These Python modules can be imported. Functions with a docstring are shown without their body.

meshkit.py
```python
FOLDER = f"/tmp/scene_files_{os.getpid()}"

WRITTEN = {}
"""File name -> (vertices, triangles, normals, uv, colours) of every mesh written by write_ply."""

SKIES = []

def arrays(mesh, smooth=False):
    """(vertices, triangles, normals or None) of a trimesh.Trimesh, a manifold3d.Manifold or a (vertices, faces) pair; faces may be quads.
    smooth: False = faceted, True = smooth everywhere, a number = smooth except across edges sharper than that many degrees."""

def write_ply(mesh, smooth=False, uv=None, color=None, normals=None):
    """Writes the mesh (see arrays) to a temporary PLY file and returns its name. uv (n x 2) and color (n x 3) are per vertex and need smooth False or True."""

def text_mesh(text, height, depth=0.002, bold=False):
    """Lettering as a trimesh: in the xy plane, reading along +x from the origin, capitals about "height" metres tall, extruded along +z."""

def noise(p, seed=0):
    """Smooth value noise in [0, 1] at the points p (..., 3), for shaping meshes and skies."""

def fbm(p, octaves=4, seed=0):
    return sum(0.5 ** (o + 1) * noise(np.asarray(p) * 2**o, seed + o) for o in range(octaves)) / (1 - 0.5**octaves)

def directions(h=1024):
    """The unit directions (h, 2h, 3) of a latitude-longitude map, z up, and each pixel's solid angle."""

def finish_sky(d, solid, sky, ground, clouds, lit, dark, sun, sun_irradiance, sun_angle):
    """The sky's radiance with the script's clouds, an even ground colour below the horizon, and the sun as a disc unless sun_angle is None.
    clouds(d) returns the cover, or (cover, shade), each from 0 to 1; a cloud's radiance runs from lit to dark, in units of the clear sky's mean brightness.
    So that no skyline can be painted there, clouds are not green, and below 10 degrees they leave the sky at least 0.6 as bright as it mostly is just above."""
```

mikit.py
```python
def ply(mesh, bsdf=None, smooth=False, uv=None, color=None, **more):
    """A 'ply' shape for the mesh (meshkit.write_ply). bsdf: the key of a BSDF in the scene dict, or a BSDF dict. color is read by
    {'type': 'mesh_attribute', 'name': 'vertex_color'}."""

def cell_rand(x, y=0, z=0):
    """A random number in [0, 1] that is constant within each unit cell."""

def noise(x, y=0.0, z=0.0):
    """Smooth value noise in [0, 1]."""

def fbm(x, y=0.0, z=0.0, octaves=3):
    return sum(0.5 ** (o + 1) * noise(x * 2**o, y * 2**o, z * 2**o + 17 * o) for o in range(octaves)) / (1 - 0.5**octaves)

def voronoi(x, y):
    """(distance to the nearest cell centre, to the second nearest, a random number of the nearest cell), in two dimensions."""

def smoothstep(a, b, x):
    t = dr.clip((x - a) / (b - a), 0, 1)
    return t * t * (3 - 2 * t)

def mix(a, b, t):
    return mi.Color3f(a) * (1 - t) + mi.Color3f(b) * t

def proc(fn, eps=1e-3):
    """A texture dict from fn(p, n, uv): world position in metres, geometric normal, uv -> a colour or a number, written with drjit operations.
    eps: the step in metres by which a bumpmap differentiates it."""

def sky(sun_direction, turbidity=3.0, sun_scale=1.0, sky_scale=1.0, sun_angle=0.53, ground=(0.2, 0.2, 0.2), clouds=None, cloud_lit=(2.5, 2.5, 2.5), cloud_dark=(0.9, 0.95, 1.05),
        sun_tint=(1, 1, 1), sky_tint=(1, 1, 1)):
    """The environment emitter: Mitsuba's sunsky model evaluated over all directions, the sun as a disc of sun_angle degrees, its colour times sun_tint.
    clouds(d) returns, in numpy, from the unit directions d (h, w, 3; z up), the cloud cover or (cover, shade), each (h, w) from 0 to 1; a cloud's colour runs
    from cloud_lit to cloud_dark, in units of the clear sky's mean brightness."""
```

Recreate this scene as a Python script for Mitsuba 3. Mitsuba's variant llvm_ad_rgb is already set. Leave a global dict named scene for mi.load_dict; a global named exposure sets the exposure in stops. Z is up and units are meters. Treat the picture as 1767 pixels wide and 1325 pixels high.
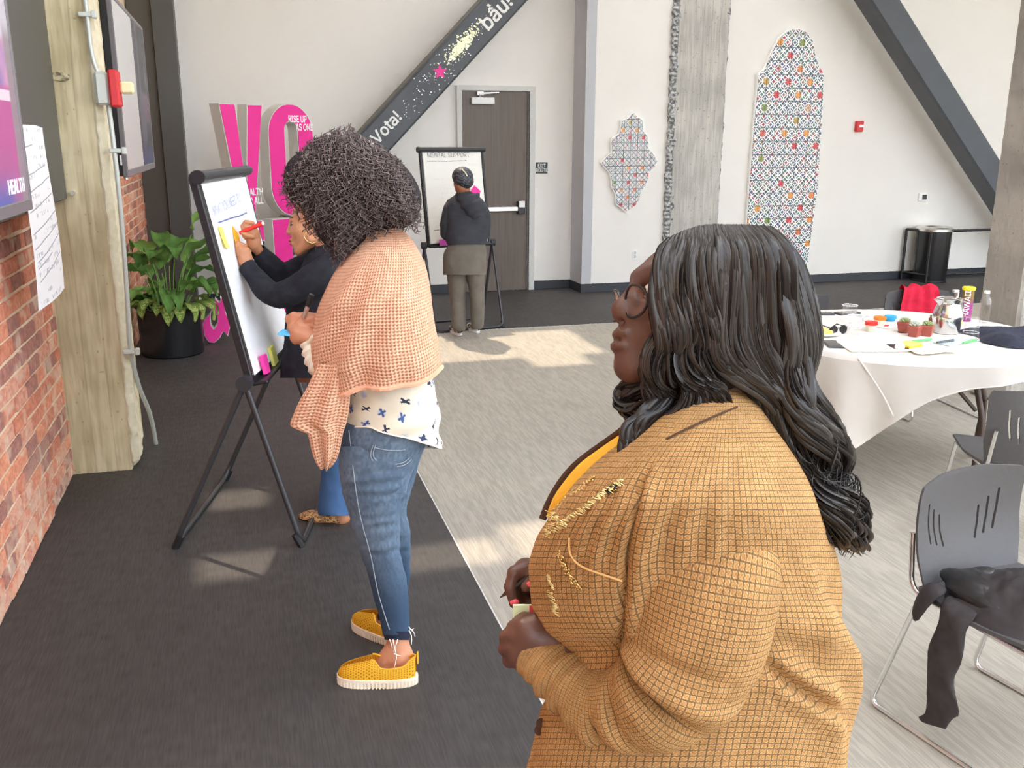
import math, random
import numpy as np, trimesh, drjit as dr, mitsuba as mi, manifold3d as m3
import mikit, meshkit
from mikit import proc, noise, fbm, voronoi, smoothstep, mix, cell_rand
from shapely.geometry import Polygon, Point, box as sbox, LineString
from shapely import affinity
from shapely.ops import unary_union
T = mi.ScalarTransform4f
rng = np.random.default_rng(7); random.seed(7)
scene, labels = {}, {}

# ---------------------------------------------------------------- camera, sky, sun, exposure
F, TH, PS, RO, EYE = 1607.35, 0.258404, 0.278353, 0.0028283, np.array([0, 0, 1.8])
FW = np.array([math.sin(PS) * math.cos(TH), math.cos(PS) * math.cos(TH), -math.sin(TH)])
_r = np.array([math.cos(PS), -math.sin(PS), 0]); _u = np.cross(_r, FW)
RT, UP = _r * math.cos(RO) + _u * math.sin(RO), -_r * math.sin(RO) + _u * math.cos(RO)
scene['camera'] = {'type': 'perspective', 'fov': 2 * math.degrees(math.atan(883.5 / F)), 'fov_axis': 'x', 'near_clip': 0.05, 'far_clip': 500.0,
                   'to_world': T().look_at(origin=EYE.tolist(), target=(EYE + FW).tolist(), up=UP.tolist())}
SUN = np.array([-0.05, 0.40, 0.90]); SUN /= np.linalg.norm(SUN)
scene['sky'] = mikit.sky(SUN.tolist(), turbidity=4.0, sun_scale=0.11, sky_scale=1.0, sun_angle=1.1, ground=(0.42, 0.40, 0.37), sky_tint=(1.04, 0.99, 0.93),
                         clouds=lambda d: (0.62 + 0 * d[..., 0], 0.25 + 0 * d[..., 0]), cloud_lit=(1.6, 1.55, 1.48), cloud_dark=(1.1, 1.1, 1.1))
exposure = 4.62

# ---------------------------------------------------------------- helpers
def ray(px, py): return FW + RT * (px - 883.5) / F - UP * (py - 662.5) / F
def at(px, py, **k):
    """the point of the room seen at a pixel of the survey photograph, on the plane x=, y= or z= or at depth d="""
    d = ray(px, py); a, v = next(iter(k.items()))
    return EYE + d * v if a == 'd' else EYE + d * ((v - EYE['xyz'.index(a)]) / d['xyz'.index(a)])
def lin(*c):
    c = np.array(c, float) / 255
    return np.where(c < .04045, c / 12.92, ((c + .055) / 1.055) ** 2.4).tolist()
def num(name):
    if name not in USED: USED.add(name); return name
    i = 1
    while f'{name}_{i:03d}' in USED: i += 1
    USED.add(f'{name}_{i:03d}'); return f'{name}_{i:03d}'
USED = set()
def thing(name, label, cat, group=None, mesh=None, mat=None, **kw):
    k = num(name); labels[k] = {'label': label, 'category': cat}
    if group: labels[k]['group'] = group
    if mesh is not None: scene[k] = mikit.ply(mesh, mat, **kw)
    return k
def part(parent, name, mesh, mat, label=None, kind=None, **kw):
    k = num(parent + '__' + name)
    scene[k] = mikit.ply(mesh, mat, **kw)
    if label: labels.setdefault(k, {})['label'] = label
    if kind: labels.setdefault(k, {})['kind'] = kind
    return k
def struct(name, mesh=None, mat=None, label=None, **kw):
    k = num(name); labels[k] = {'kind': 'structure'}
    if label: labels[k]['label'] = label
    if mesh is not None: scene[k] = mikit.ply(mesh, mat, **kw)
    return k
cat_ = trimesh.util.concatenate
def frame(o, x, y, z):
    m = np.eye(4); m[:3, 0], m[:3, 1], m[:3, 2], m[:3, 3] = x, y, z, o
    return m
def moved(m, M): m = m.copy(); m.apply_transform(M); return m
def rotz(a): return trimesh.transformations.rotation_matrix(a, [0, 0, 1])
def tr(*v): return trimesh.transformations.translation_matrix(v)
def unit(v): v = np.asarray(v, float); return v / np.linalg.norm(v)
def bx(lo, hi, c=0.0):
    """a box between two corners, its edges chamfered by c"""
    lo, hi = np.minimum(lo, hi).astype(float), np.maximum(lo, hi).astype(float)
    ce, s = (lo + hi) / 2, (hi - lo) / 2
    if c <= 0: return trimesh.creation.box(extents=2 * s, transform=tr(*ce))
    c = min(c, s.min() * .9); P = []
    for sg in np.ndindex(2, 2, 2):
        g = np.array(sg) * 2 - 1
        for a in range(3):
            q = s - c; q[a] = s[a]; P.append(ce + g * q)
    return trimesh.convex.convex_hull(np.array(P))
def spline(P, n, closed=False):
    """a smooth curve through the points, n samples"""
    from scipy.interpolate import CubicSpline
    P = np.asarray(P, float)
    if closed: P = np.vstack([P, P[:1]])
    d = np.linalg.norm(np.diff(P[:, :3], axis=0), axis=1) ** .5
    t = np.r_[0, np.cumsum(np.maximum(d, 1e-6))]
    return CubicSpline(t, P, bc_type='periodic' if closed else 'natural')(np.linspace(0, t[-1], n, endpoint=not closed))
def grid_mesh(V, close=True, cap=True, flip=False):
    """rings V (n, m, 3) -> (mesh, index of ring and column per vertex); the columns wrap with a doubled seam for uv"""
    n, m = V.shape[:2]
    v = V.reshape(-1, 3); i, j = np.meshgrid(np.arange(n - 1), np.arange(m if close else m - 1), indexing='ij')
    a, b = i * m + j, i * m + (j + 1) % m
    f = np.vstack([np.stack([a, b, b + m], -1).reshape(-1, 3), np.stack([a, b + m, a + m], -1).reshape(-1, 3)])
    if cap and close:
        v = np.vstack([v, V[0].mean(0), V[-1].mean(0)]); k = np.arange(m)
        f = np.vstack([f, np.stack([(k + 1) % m, k, 0 * k + n * m], 1), np.stack([k + (n - 1) * m, (k + 1) % m + (n - 1) * m, 0 * k + n * m + 1], 1)])
    if flip: f = f[:, ::-1]
    return trimesh.Trimesh(v, f, process=False)
def tube(P, r, n=8, flat=None, cap=True):
    """a round (or flattened) bar along the points"""
    P = np.asarray(P, float); r = np.broadcast_to(r, len(P))
    t = np.gradient(P, axis=0); t /= np.linalg.norm(t, axis=1, keepdims=True) + 1e-12
    a = np.cross(t[0], [0, 0, 1] if abs(t[0][2]) < .9 else [1, 0, 0]); a /= np.linalg.norm(a)
    th = np.arange(n) * 2 * np.pi / n; V = []
    for i in range(len(P)):
        a = a - t[i] * (a @ t[i]); a /= np.linalg.norm(a) + 1e-12; b = np.cross(t[i], a)
        V.append(P[i] + r[i] * (np.cos(th)[:, None] * a + np.sin(th)[:, None] * b * (flat or 1)))
    return grid_mesh(np.array(V), True, cap)
def bent(P, rad, seg=5):
    """the polyline with its corners rounded"""
    P = [np.asarray(p, float) for p in P]; out = [P[0]]
    for a, b, c in zip(P, P[1:], P[2:]):
        u, w = unit(a - b), unit(c - b); d = min(rad, np.linalg.norm(a - b) / 2.01, np.linalg.norm(c - b) / 2.01)
        s, e = b + u * d, b + w * d
        out += [s * (1 - t) ** 2 + 2 * b * t * (1 - t) + e * t * t for t in np.linspace(0, 1, seg + 1)]
    return np.array(out + [P[-1]])
def lathe(prof, n=32):
    prof = np.asarray(prof, float); th = np.arange(n) * 2 * np.pi / n
    V = np.stack([prof[:, None, 0] * np.cos(th), prof[:, None, 0] * np.sin(th), prof[:, None, 1] + 0 * th], -1)
    return grid_mesh(V)
def prism(poly, d):
    """the polygon (or many) in xy, extruded to z = d"""
    return cat_([trimesh.creation.extrude_polygon(g, d, engine='earcut') for g in getattr(poly, 'geoms', [poly]) if not g.is_empty and g.area > 1e-9])
def smax(a, b, k): return -smin(-a, -b, k)
def smin(a, b, k):
    h = np.clip(.5 + .5 * (b - a) / k, 0, 1)
    return b * (1 - h) + a * h - k * h * (1 - h)
def nets(f, o, h):
    """surface nets of the field f < 0 on a grid with origin o and step h"""
    s = f < 0; n = np.array(f.shape)
    c = np.zeros(tuple(n - 1) + (3,)); w = np.zeros(tuple(n - 1))
    for ax in range(3):
        o2 = [a for a in range(3) if a != ax]
        for da, db in np.ndindex(2, 2):
            sl0 = [slice(0, -1)] * 3; sl1 = [slice(0, -1)] * 3
            sl0[ax], sl1[ax] = slice(0, -1), slice(1, None)
            for a, dd in zip(o2, (da, db)): sl0[a] = sl1[a] = slice(dd, n[a] - 1 + dd)
            f0, f1 = f[tuple(sl0)], f[tuple(sl1)]; x = (f0 < 0) != (f1 < 0)
            t = np.where(x, f0 / np.where(x, f0 - f1, 1), 0)
            c[..., ax] += t; c[..., o2[0]] += x * da; c[..., o2[1]] += x * db; w += x
    on = w > 0; idx = np.full(on.shape, -1); idx[on] = np.arange(on.sum())
    cells = np.argwhere(on); v = o + h * (cells + c[on] / w[on][:, None]); faces = []
    for ax in range(3):
        o2 = [(ax + 1) % 3, (ax + 2) % 3]
        sl0 = [slice(1, -1)] * 3; sl1 = [slice(1, -1)] * 3; sl0[ax], sl1[ax] = slice(0, -1), slice(1, None)
        a, b = s[tuple(sl0)], s[tuple(sl1)]
        for sign, e in ((1, a & ~b), (-1, ~a & b)):
            q = np.argwhere(e); q[:, o2] += 1
            def cell(d0, d1):
                z = q.copy(); z[:, o2[0]] -= d0; z[:, o2[1]] -= d1
                return idx[z[:, 0], z[:, 1], z[:, 2]]
            qd = np.stack([cell(0, 0), cell(1, 0), cell(1, 1), cell(0, 1)], 1)
            faces.append(qd if sign > 0 else qd[:, ::-1])
    fq = np.vstack(faces)
    return trimesh.Trimesh(v, np.vstack([fq[:, [0, 1, 2]], fq[:, [0, 2, 3]]]), process=False)
def sdf(prims, h=.005, smooth=2):
    """one smooth body: prims are ('c', a, b, ra, rb, k) tapered limbs, ('e', centre, radii, axes, k) ellipsoids, '-e' cuts"""
    lo, hi = [], []
    for p in prims:
        if p[0] == 'c': R = max(p[3], p[4]); lo.append(np.minimum(p[1], p[2]) - R); hi.append(np.maximum(p[1], p[2]) + R)
        elif p[0] == 'e': R = max(p[2]); lo.append(np.asarray(p[1]) - R); hi.append(np.asarray(p[1]) + R)
    o = np.min(lo, 0) - 4 * h; n = np.ceil((np.max(hi, 0) + 4 * h - o) / h).astype(int) + 1
    f = np.full(n, 1e3, np.float32)
    for p in prims:
        k = p[-1]
        if p[0] == 'c': R = max(p[3], p[4]); l, u_ = np.minimum(p[1], p[2]) - R, np.maximum(p[1], p[2]) + R
        else: R = max(p[2]); l, u_ = np.asarray(p[1]) - R, np.asarray(p[1]) + R
        mrg = k + 3 * h
        i0 = np.clip(((l - mrg - o) / h).astype(int), 0, n); i1 = np.clip(((u_ + mrg - o) / h).astype(int) + 2, 0, n)
        sl = tuple(slice(a, b) for a, b in zip(i0, i1))
        g = np.stack(np.meshgrid(*[o[a] + h * np.arange(i0[a], i1[a]) for a in range(3)], indexing='ij'), -1)
        if p[0] == 'c':
            a, b = np.asarray(p[1], float), np.asarray(p[2], float); ba = b - a
            t = np.clip(((g - a) @ ba) / max(ba @ ba, 1e-12), 0, 1)
            d = np.linalg.norm(g - a - t[..., None] * ba, axis=-1) - (p[3] + (p[4] - p[3]) * t)
        else:
            q = (g - np.asarray(p[1])) @ np.asarray(p[3] if p[3] is not None else np.eye(3)).T / np.asarray(p[2])
            nq = np.linalg.norm(q, axis=-1); d = (nq - 1) * nq / (np.linalg.norm(q / np.asarray(p[2]), axis=-1) + 1e-9)
        f[sl] = smax(f[sl], -d, k) if p[0][0] == '-' else smin(f[sl], d, k)
    m = nets(f, o, h)
    if smooth:                                           # Taubin smoothing
        e = m.edges_unique; v = np.array(m.vertices); w = np.bincount(e.ravel(), minlength=len(v))[:, None]
        for i in range(smooth * 2):
            a = np.zeros_like(v)
            for k in range(3): a[:, k] = np.bincount(e[:, 0], v[e[:, 1], k], len(v)) + np.bincount(e[:, 1], v[e[:, 0], k], len(v))
            v = v + (.5 if i % 2 == 0 else -.52) * (a / np.maximum(w, 1) - v)
        m.vertices = v
    return m
def chain(pts, radii, k=.01):
    return [('c', np.asarray(a, float), np.asarray(b, float), ra, rb, k) for a, b, ra, rb in zip(pts, pts[1:], radii, radii[1:])]
def text(s, h, d=.003, bold=True): return meshkit.text_mesh(s, h, d, bold)
def centred(m): m = m.copy(); m.apply_translation([-(m.bounds[0][0] + m.bounds[1][0]) / 2, -(m.bounds[0][1] + m.bounds[1][1]) / 2, 0]); return m

# ---------------------------------------------------------------- materials
def pr(c, rough=.6, metal=0., spec=.5, **k):
    return {'type': 'twosided', 'b': {'type': 'principled', 'base_color': c if isinstance(c, dict) else {'type': 'rgb', 'value': list(c)}, 'roughness': rough, 'metallic': metal, 'specular': spec, **k}}
def mat(name, c, *a, bump=None, **k):
    b = pr(c, *a, **k)
    if bump: b = {'type': 'twosided', 'b': {'type': 'bumpmap', 'arbitrary': bump[0], 'scale': bump[1], 'bsdf': b['b']}}
    scene[name] = b; return name
# ---------------------------------------------------------------- materials of the room
def N3(p, s, oct=3, o=0.): return fbm(p.x * s + o, p.y * s + o, p.z * s + o, oct)
WALL = lin(236, 232, 224)
mat('m_wall', proc(lambda p, n, uv: mi.Color3f(WALL) * (0.975 + 0.04 * N3(p, 1.3))), .75)
mat('m_soffit', lin(190, 191, 194), .8)
mat('m_ceiling', (.8, .8, .78), .9)
mat('m_carpet_light', proc(lambda p, n, uv: mix(lin(158, 152, 140), lin(174, 167, 154), smoothstep(.25, .75, .62 * noise(p.x * 260, p.y * 16) + .38 * noise(p.x * 70, p.y * 7))) * (.94 + .12 * noise(p.x * 1.4, p.y * 1.4))), .95, 0., .1)
mat('m_carpet_dark', proc(lambda p, n, uv: mix(lin(56, 53, 51), lin(71, 68, 66), .6 * noise(p.x * 240, p.y * 20) + .4 * noise(p.x * 25, p.y * 25)) * (.93 + .14 * noise(p.x * 2, p.y * 2))), .6, 0., .5)
mat('m_rubber', lin(50, 53, 58), .45)
mat('m_mortar', proc(lambda p, n, uv: mix(lin(200, 172, 142), lin(222, 204, 178), N3(p, 30))), .95)
def brick_fn(a, b):
    return proc(lambda p, n, uv: mix(mix(a, b, smoothstep(.3, .7, N3(p, 40))), lin(214, 190, 166), .55 * smoothstep(.56, .72, N3(p, 9, 3, 3.7)) + .5 * smoothstep(.55, .05, p.z) * smoothstep(.42, .6, N3(p, 14, 3, 8.))))
BRK = [mat('m_brick_a', brick_fn(lin(206, 134, 106), lin(184, 112, 88)), .9), mat('m_brick_b', brick_fn(lin(216, 146, 114), lin(198, 124, 96)), .9),
       mat('m_brick_c', brick_fn(lin(172, 118, 102), lin(150, 104, 94)), .9), mat('m_brick_d', brick_fn(lin(212, 158, 132), lin(192, 128, 106)), .9)]
def concrete(c0, c1, sc, axis='x'):
    def fn(p, n, uv):
        h = p.x if axis == 'x' else p.x + p.y
        board = cell_rand(h * 9.3 + .2 * noise(p.z * 2), 3)
        line = smoothstep(.06, .0, dr.abs(h * 9.3 + .2 * noise(p.z * 2) - dr.round(h * 9.3 + .2 * noise(p.z * 2))))
        g = .45 * fbm(h * 60, p.z * 5) + .55 * N3(p, sc)
        pits = smoothstep(.86, .92, noise(p.x * 60, p.y * 60, p.z * 44))
        return mix(c0, c1, smoothstep(.25, .75, g)) * (.93 + .12 * board) * (1 - .18 * line) * (1 - .3 * pits)
    return proc(fn)
mat('m_concrete_warm', concrete(lin(174, 158, 120), lin(210, 195, 157), 4.), .85, bump=(proc(lambda p, n, uv: N3(p, 45)), .004))
mat('m_concrete_grey', concrete(lin(176, 173, 166), lin(206, 202, 192), 3.), .85, bump=(proc(lambda p, n, uv: N3(p, 60)), .004))
mat('m_concrete_rough', proc(lambda p, n, uv: mix(lin(108, 110, 112), lin(206, 206, 202), smoothstep(.35, .68, N3(p, 42)))), .9, bump=(proc(lambda p, n, uv: N3(p, 50)), .02))
mat('m_concrete_dark', concrete(lin(146, 141, 132), lin(184, 178, 168), 2.5), .9, bump=(proc(lambda p, n, uv: N3(p, 40)), .006))
mat('m_pale_edge', proc(lambda p, n, uv: mix(lin(196, 184, 150), lin(226, 216, 190), N3(p, 25))), .85, bump=(proc(lambda p, n, uv: N3(p, 40)), .006))
mat('m_steel', proc(lambda p, n, uv: mix(lin(72, 76, 80), lin(86, 90, 95), N3(p, 3))), .5)
mat('m_panel', lin(84, 82, 76), .5)
mat('m_panel_brown', lin(92, 86, 76), .55)
mat('m_black', lin(32, 32, 34), .4)
mat('m_black_gloss', lin(26, 26, 28), .22)
mat('m_dark', lin(48, 49, 52), .45)
mat('m_white', lin(240, 240, 236), .6)
mat('m_white_gloss', lin(238, 238, 235), .3)
mat('m_ink_black', lin(36, 36, 40), .7)
mat('m_chrome', (.82, .82, .82), .12, 1.)
mat('m_silver', (.72, .71, .68), .3, 1.)
mat('m_door', proc(lambda p, n, uv: mix(lin(92, 80, 70), lin(112, 99, 88), fbm(p.x * 70, p.z * 2.5)) * (.95 + .1 * noise(p.x * 8))), .45)
mat('m_frame', lin(206, 204, 198), .5)
mat('m_pink', lin(236, 42, 146), .45)
mat('m_letter_side', lin(206, 204, 196), .55)
mat('m_red', lin(205, 45, 48), .45)

# ---------------------------------------------------------------- floor, ceiling, walls
LX, BY, BY2, EDGE = -.988, 10.87, 10.46, .837
fl = struct('floor', bx((-1.6, -5, -.15), (14, 12, -.012)), 'm_mortar')
part(fl, 'light_carpet', bx((EDGE, -5, -.0119), (14, 8.59, 0)), 'm_carpet_light', 'pale grey streaked carpet')
part(fl, 'dark_carpet', cat_([bx((-1.6, -5, -.0119), (EDGE - .0005, 12, 0)), bx((EDGE - .0005, 8.5905, -.0119), (14, 12, 0))]), 'm_carpet_dark', 'charcoal carpet border')
part(fl, 'carpet_edge', cat_([bx((EDGE, -5, -.002), (EDGE + .006, 8.595, .002)), bx((EDGE, 8.589, -.002), (14, 8.595, .002))]), 'm_frame', 'thin pale strip between the two carpets')
# unseen ceiling, its openings made up and cut to shape the sun patches
CZ = 5.2
def hole(x0, x1, y0, y1, z=0.):
    """the opening through which the sun reaches this patch"""
    k = (CZ - z) / SUN[2]
    return sbox(x0 + SUN[0] * k, y0 + SUN[1] * k, x1 + SUN[0] * k, y1 + SUN[1] * k)
roof = sbox(-1.6, -5, 14, 12)
holes = [hole(-.30, .06, 3.76, 4.12), hole(-.27, .02, 4.56, 4.92), hole(.42, 1.02, 3.62, 3.98), hole(1.06, 1.62, 3.62, 4.10), hole(.55, 1.5, 4.50, 4.62), hole(.62, 1.2, 4.78, 4.86), hole(.95, 1.62, 4.24, 4.34),
         hole(1.25, 2.95, 7.35, 8.5), hole(2.96, 3.12, 3.40, 4.0), hole(2.2, 2.7, 7.0, 7.5), hole(4.0, 6.5, 6.6, 8.3)]
holes += [sbox(-1.0, -4.8, 9.0, 1.25), sbox(-.92, 1.4, .12, 3.6), sbox(1.5, 1.4, 9.0, 3.6)]  # large unseen openings added to let more sky light in
roof = roof.difference(unary_union(holes))
ce = struct('ceiling', moved(prism(roof, .25), tr(0, 0, CZ)), 'm_ceiling')
# back wall: the part with the door, the step and the part with the mosaics
struct('wall_back', bx((-1.6, BY, 0), (3.86, BY + .2, CZ)), 'm_wall')
struct('wall_right_added', bx((14, 4.5, 0), (14.2, BY + .2, CZ)), 'm_wall')  # unseen wall added to cut the light on the right of the back wall
struct('wall_back_step', bx((3.85, BY2 + .001, 0), (3.97, BY + .2, CZ)), 'm_soffit')
struct('wall_back_front', cat_([bx((3.97, BY2, 0), (14, BY2 + .2, CZ))]), 'm_wall')
for a, b in (((-.5, BY - .012), (2.43, BY)), ((3.37, BY - .012), (3.85, BY)), ((3.838, BY2), (3.85, BY)), ((3.838, BY2 - .012), (14, BY2))):
    struct('baseboard_back', bx((*a, 0), (*b, .105), .003), 'm_rubber', 'dark rubber skirting')
# left brick wall
wl = struct('wall_left', bx((-1.4, -5, 0), (LX - .008, BY, CZ)), 'm_mortar', 'red brick wall with pale mortar')
BL, BH, J = .215, .068, .013
near, far = [], []
for c in range(0, 24):
    z = .005 + c * (BH + J); header = c % 6 == 4
    L = BL / 2 - .004 if header else BL; y = -.5 + (L / 2 if c % 2 else 0) + rng.uniform(-.02, .02)
    while y < 10.6:
        l = L * rng.uniform(.94, 1.05); a, b = y, min(y + l, 10.7)
        (near if (3.42 < b and a < 5.29 and z < 1.52) else far).append((a, b, z, z + BH * rng.uniform(.93, 1.02), 2 if header and rng.random() < .75 else rng.choice([0, 0, 0, 1, 1, 3, 3, 2])))
        y += l + J
def brick(a, b, z0, z1, e=0.):
    m = bx((LX - .03, a, z0), (LX + rng.uniform(-.003, .004), b, z1), .005)
    m.vertices[:, 1:] += rng.uniform(-.003, .003, (len(m.vertices), 2)); return m
near.sort(key=lambda b: abs(b[0] - 4.6) + .8 * abs(b[2] - .7)); far += near[300:]
for a, b, z0, z1, k in near[:300]:
    part(wl, 'brick', brick(a, b, z0, z1), BRK[k])
for k in range(4):
    part(wl, 'brickwork', cat_([brick(*b[:4]) for b in far if b[4] == k]), BRK[k], kind='stuff')
# the board-marked concrete column standing out of the brick wall
def rough_edges(m, amt, seed, res=.04, keep=None):
    m = m.subdivide_to_size(res) if hasattr(m, 'subdivide_to_size') else m
    m.merge_vertices(); v = m.vertices
    m.vertices = v + amt * (np.stack([meshkit.fbm(v * 14 + s, 3, seed) for s in (0, 31, 77)], -1) - .5)
    return m
c1 = struct('concrete_column', rough_edges(bx((-1.3, 5.31, 0), (-.69, 5.95, CZ), .0), .012, 3, .09), 'm_concrete_warm', 'board-marked beige concrete column in front of the brick wall')
part(c1, 'chamfer', rough_edges(bx((-.71, 5.30, .02), (-.645, 5.55, CZ), .03), .022, 5, .03), 'm_pale_edge', 'pale chipped corner strip')
part(c1, 'tie_hole', rough_edges(moved(trimesh.creation.icosphere(3, .04), np.diag([1.4, .3, .55, 1]) @ np.eye(4)), .03, 4, .02).apply_transform(tr(-.83, 5.306, 2.09)), 'm_concrete_crack', 'rough broken patch')
part(c1, 'bolt', moved(trimesh.creation.cylinder(.011, .06, sections=10), frame((-.83, 5.30, 1.52), [1, 0, 0], [0, 0, -1], [0, 1, 0])), 'm_silver')
mat('m_concrete_crack', proc(lambda p, n, uv: mix(lin(92, 82, 66), lin(190, 176, 140), smoothstep(.35, .65, N3(p, 50)))), .9)
# dark steel post and flange in the far left corner
struct('trim_corner_post', bx((-.75, BY - .28, 0), (-.535, BY, CZ), .004), 'm_panel', 'dark grey steel panel in the far corner')
struct('trim_corner_flange', bx((-.99, BY - .20, 0), (-.755, BY, CZ), .004), 'm_panel_brown')
# door with its frame
d1 = struct('door_1', bx((2.495, BY - .025, .006), (3.275, BY - .002, 2.315), .002), 'm_door', 'dark brown wooden door with a steel panic bar')
part(d1, 'frame', cat_([bx((2.43, BY - .05, 0), (2.49, BY, 2.375), .003), bx((3.28, BY - .05, 0), (3.37, BY, 2.375), .003), bx((2.43, BY - .05, 2.32), (3.37, BY, 2.376), .003)]), 'm_frame', 'light grey steel door frame')
part(d1, 'stop', cat_([bx((3.282, BY - .056, 0), (3.30, BY - .04, 2.32))]), 'm_dark')
pb = part(d1, 'panic_bar', bx((2.52, BY - .085, .955), (3.16, BY - .045, 1.01), .006), 'm_silver', 'steel push bar')
part(pb, 'latch_case', bx((3.15, BY - .1, .92), (3.235, BY - .025, 1.07), .008), 'm_dark')
part(pb, 'latch_cover', bx((3.155, BY - .112, 1.0), (3.23, BY - .099, 1.075), .005), 'm_white')
cl = part(d1, 'closer', bx((2.60, BY - .075, 2.17), (2.87, BY - .026, 2.245), .006), 'm_white', 'pale door closer')
part(cl, 'closer_arm', cat_([tube([(2.70, BY - .06, 2.25), (2.68, BY - .1, 2.285), (2.92, BY - .07, 2.30)], .011, 6), bx((2.66, BY - .09, 2.265), (2.74, BY - .03, 2.31), .004)]), 'm_silver')
# grey concrete column on the mosaic wall
k2 = struct('concrete_pilaster', rough_edges(bx((4.95, BY2 - .06, 0), (5.58, BY2 + .1, CZ), 0), .004, 8, .15), 'm_concrete_grey', 'pale grey concrete column with chipped edges on the back wall')
part(k2, 'chipped_edge', rough_edges(bx((4.88, BY2 - .055, 0), (4.98, BY2 + .1, CZ), .01), .07, 9, .04), 'm_concrete_rough', 'rough broken edge')
part(k2, 'chipped_edge', rough_edges(bx((5.54, BY2 - .05, 0), (5.595, BY2 + .1, CZ), .01), .04, 10, .04), 'm_concrete_rough', 'rough broken edge')
# big grey column at the right
struct('concrete_column', rough_edges(bx((5.02, 5.05, 0), (5.72, 5.42, CZ), .02), .012, 12, .1), 'm_concrete_dark', 'brown-grey concrete column beyond the round table')
# the two steel braces
def brace(name, A, B, w, d, label, face='m_steel'):
    """a square tube whose front face runs between the lower and upper points A, B (left edges), w wide"""
    A, B = np.asarray(A, float), np.asarray(B, float); L = np.linalg.norm(B - A); x = unit(B - A); y = np.array([0, 1., 0]); z = np.cross(x, y)
    k = struct(name, moved(bx((-1.9, 0, -w / 2), (L + 1.6, d, w / 2), .022), frame(A, x, y, z)), face, label)
    return k, frame(A, x, z, -y) if True else None
A1, B1 = (at(615, 240, y=10.30) + at(690, 240, y=10.30)) / 2, (at(838, 0, y=10.30) + at(907, 0, y=10.30)) / 2
W1 = .345
b1, M1 = brace('brace', A1, B1, W1, .36, 'dark grey steel brace with white lettering crossing the back wall')
A2, B2 = at(1716, 297, y=9.85), at(1529, 0, y=9.85)
b2, M2 = brace('brace', A2, B2, .31, .30, 'dark grey steel brace descending to the right')
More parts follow.
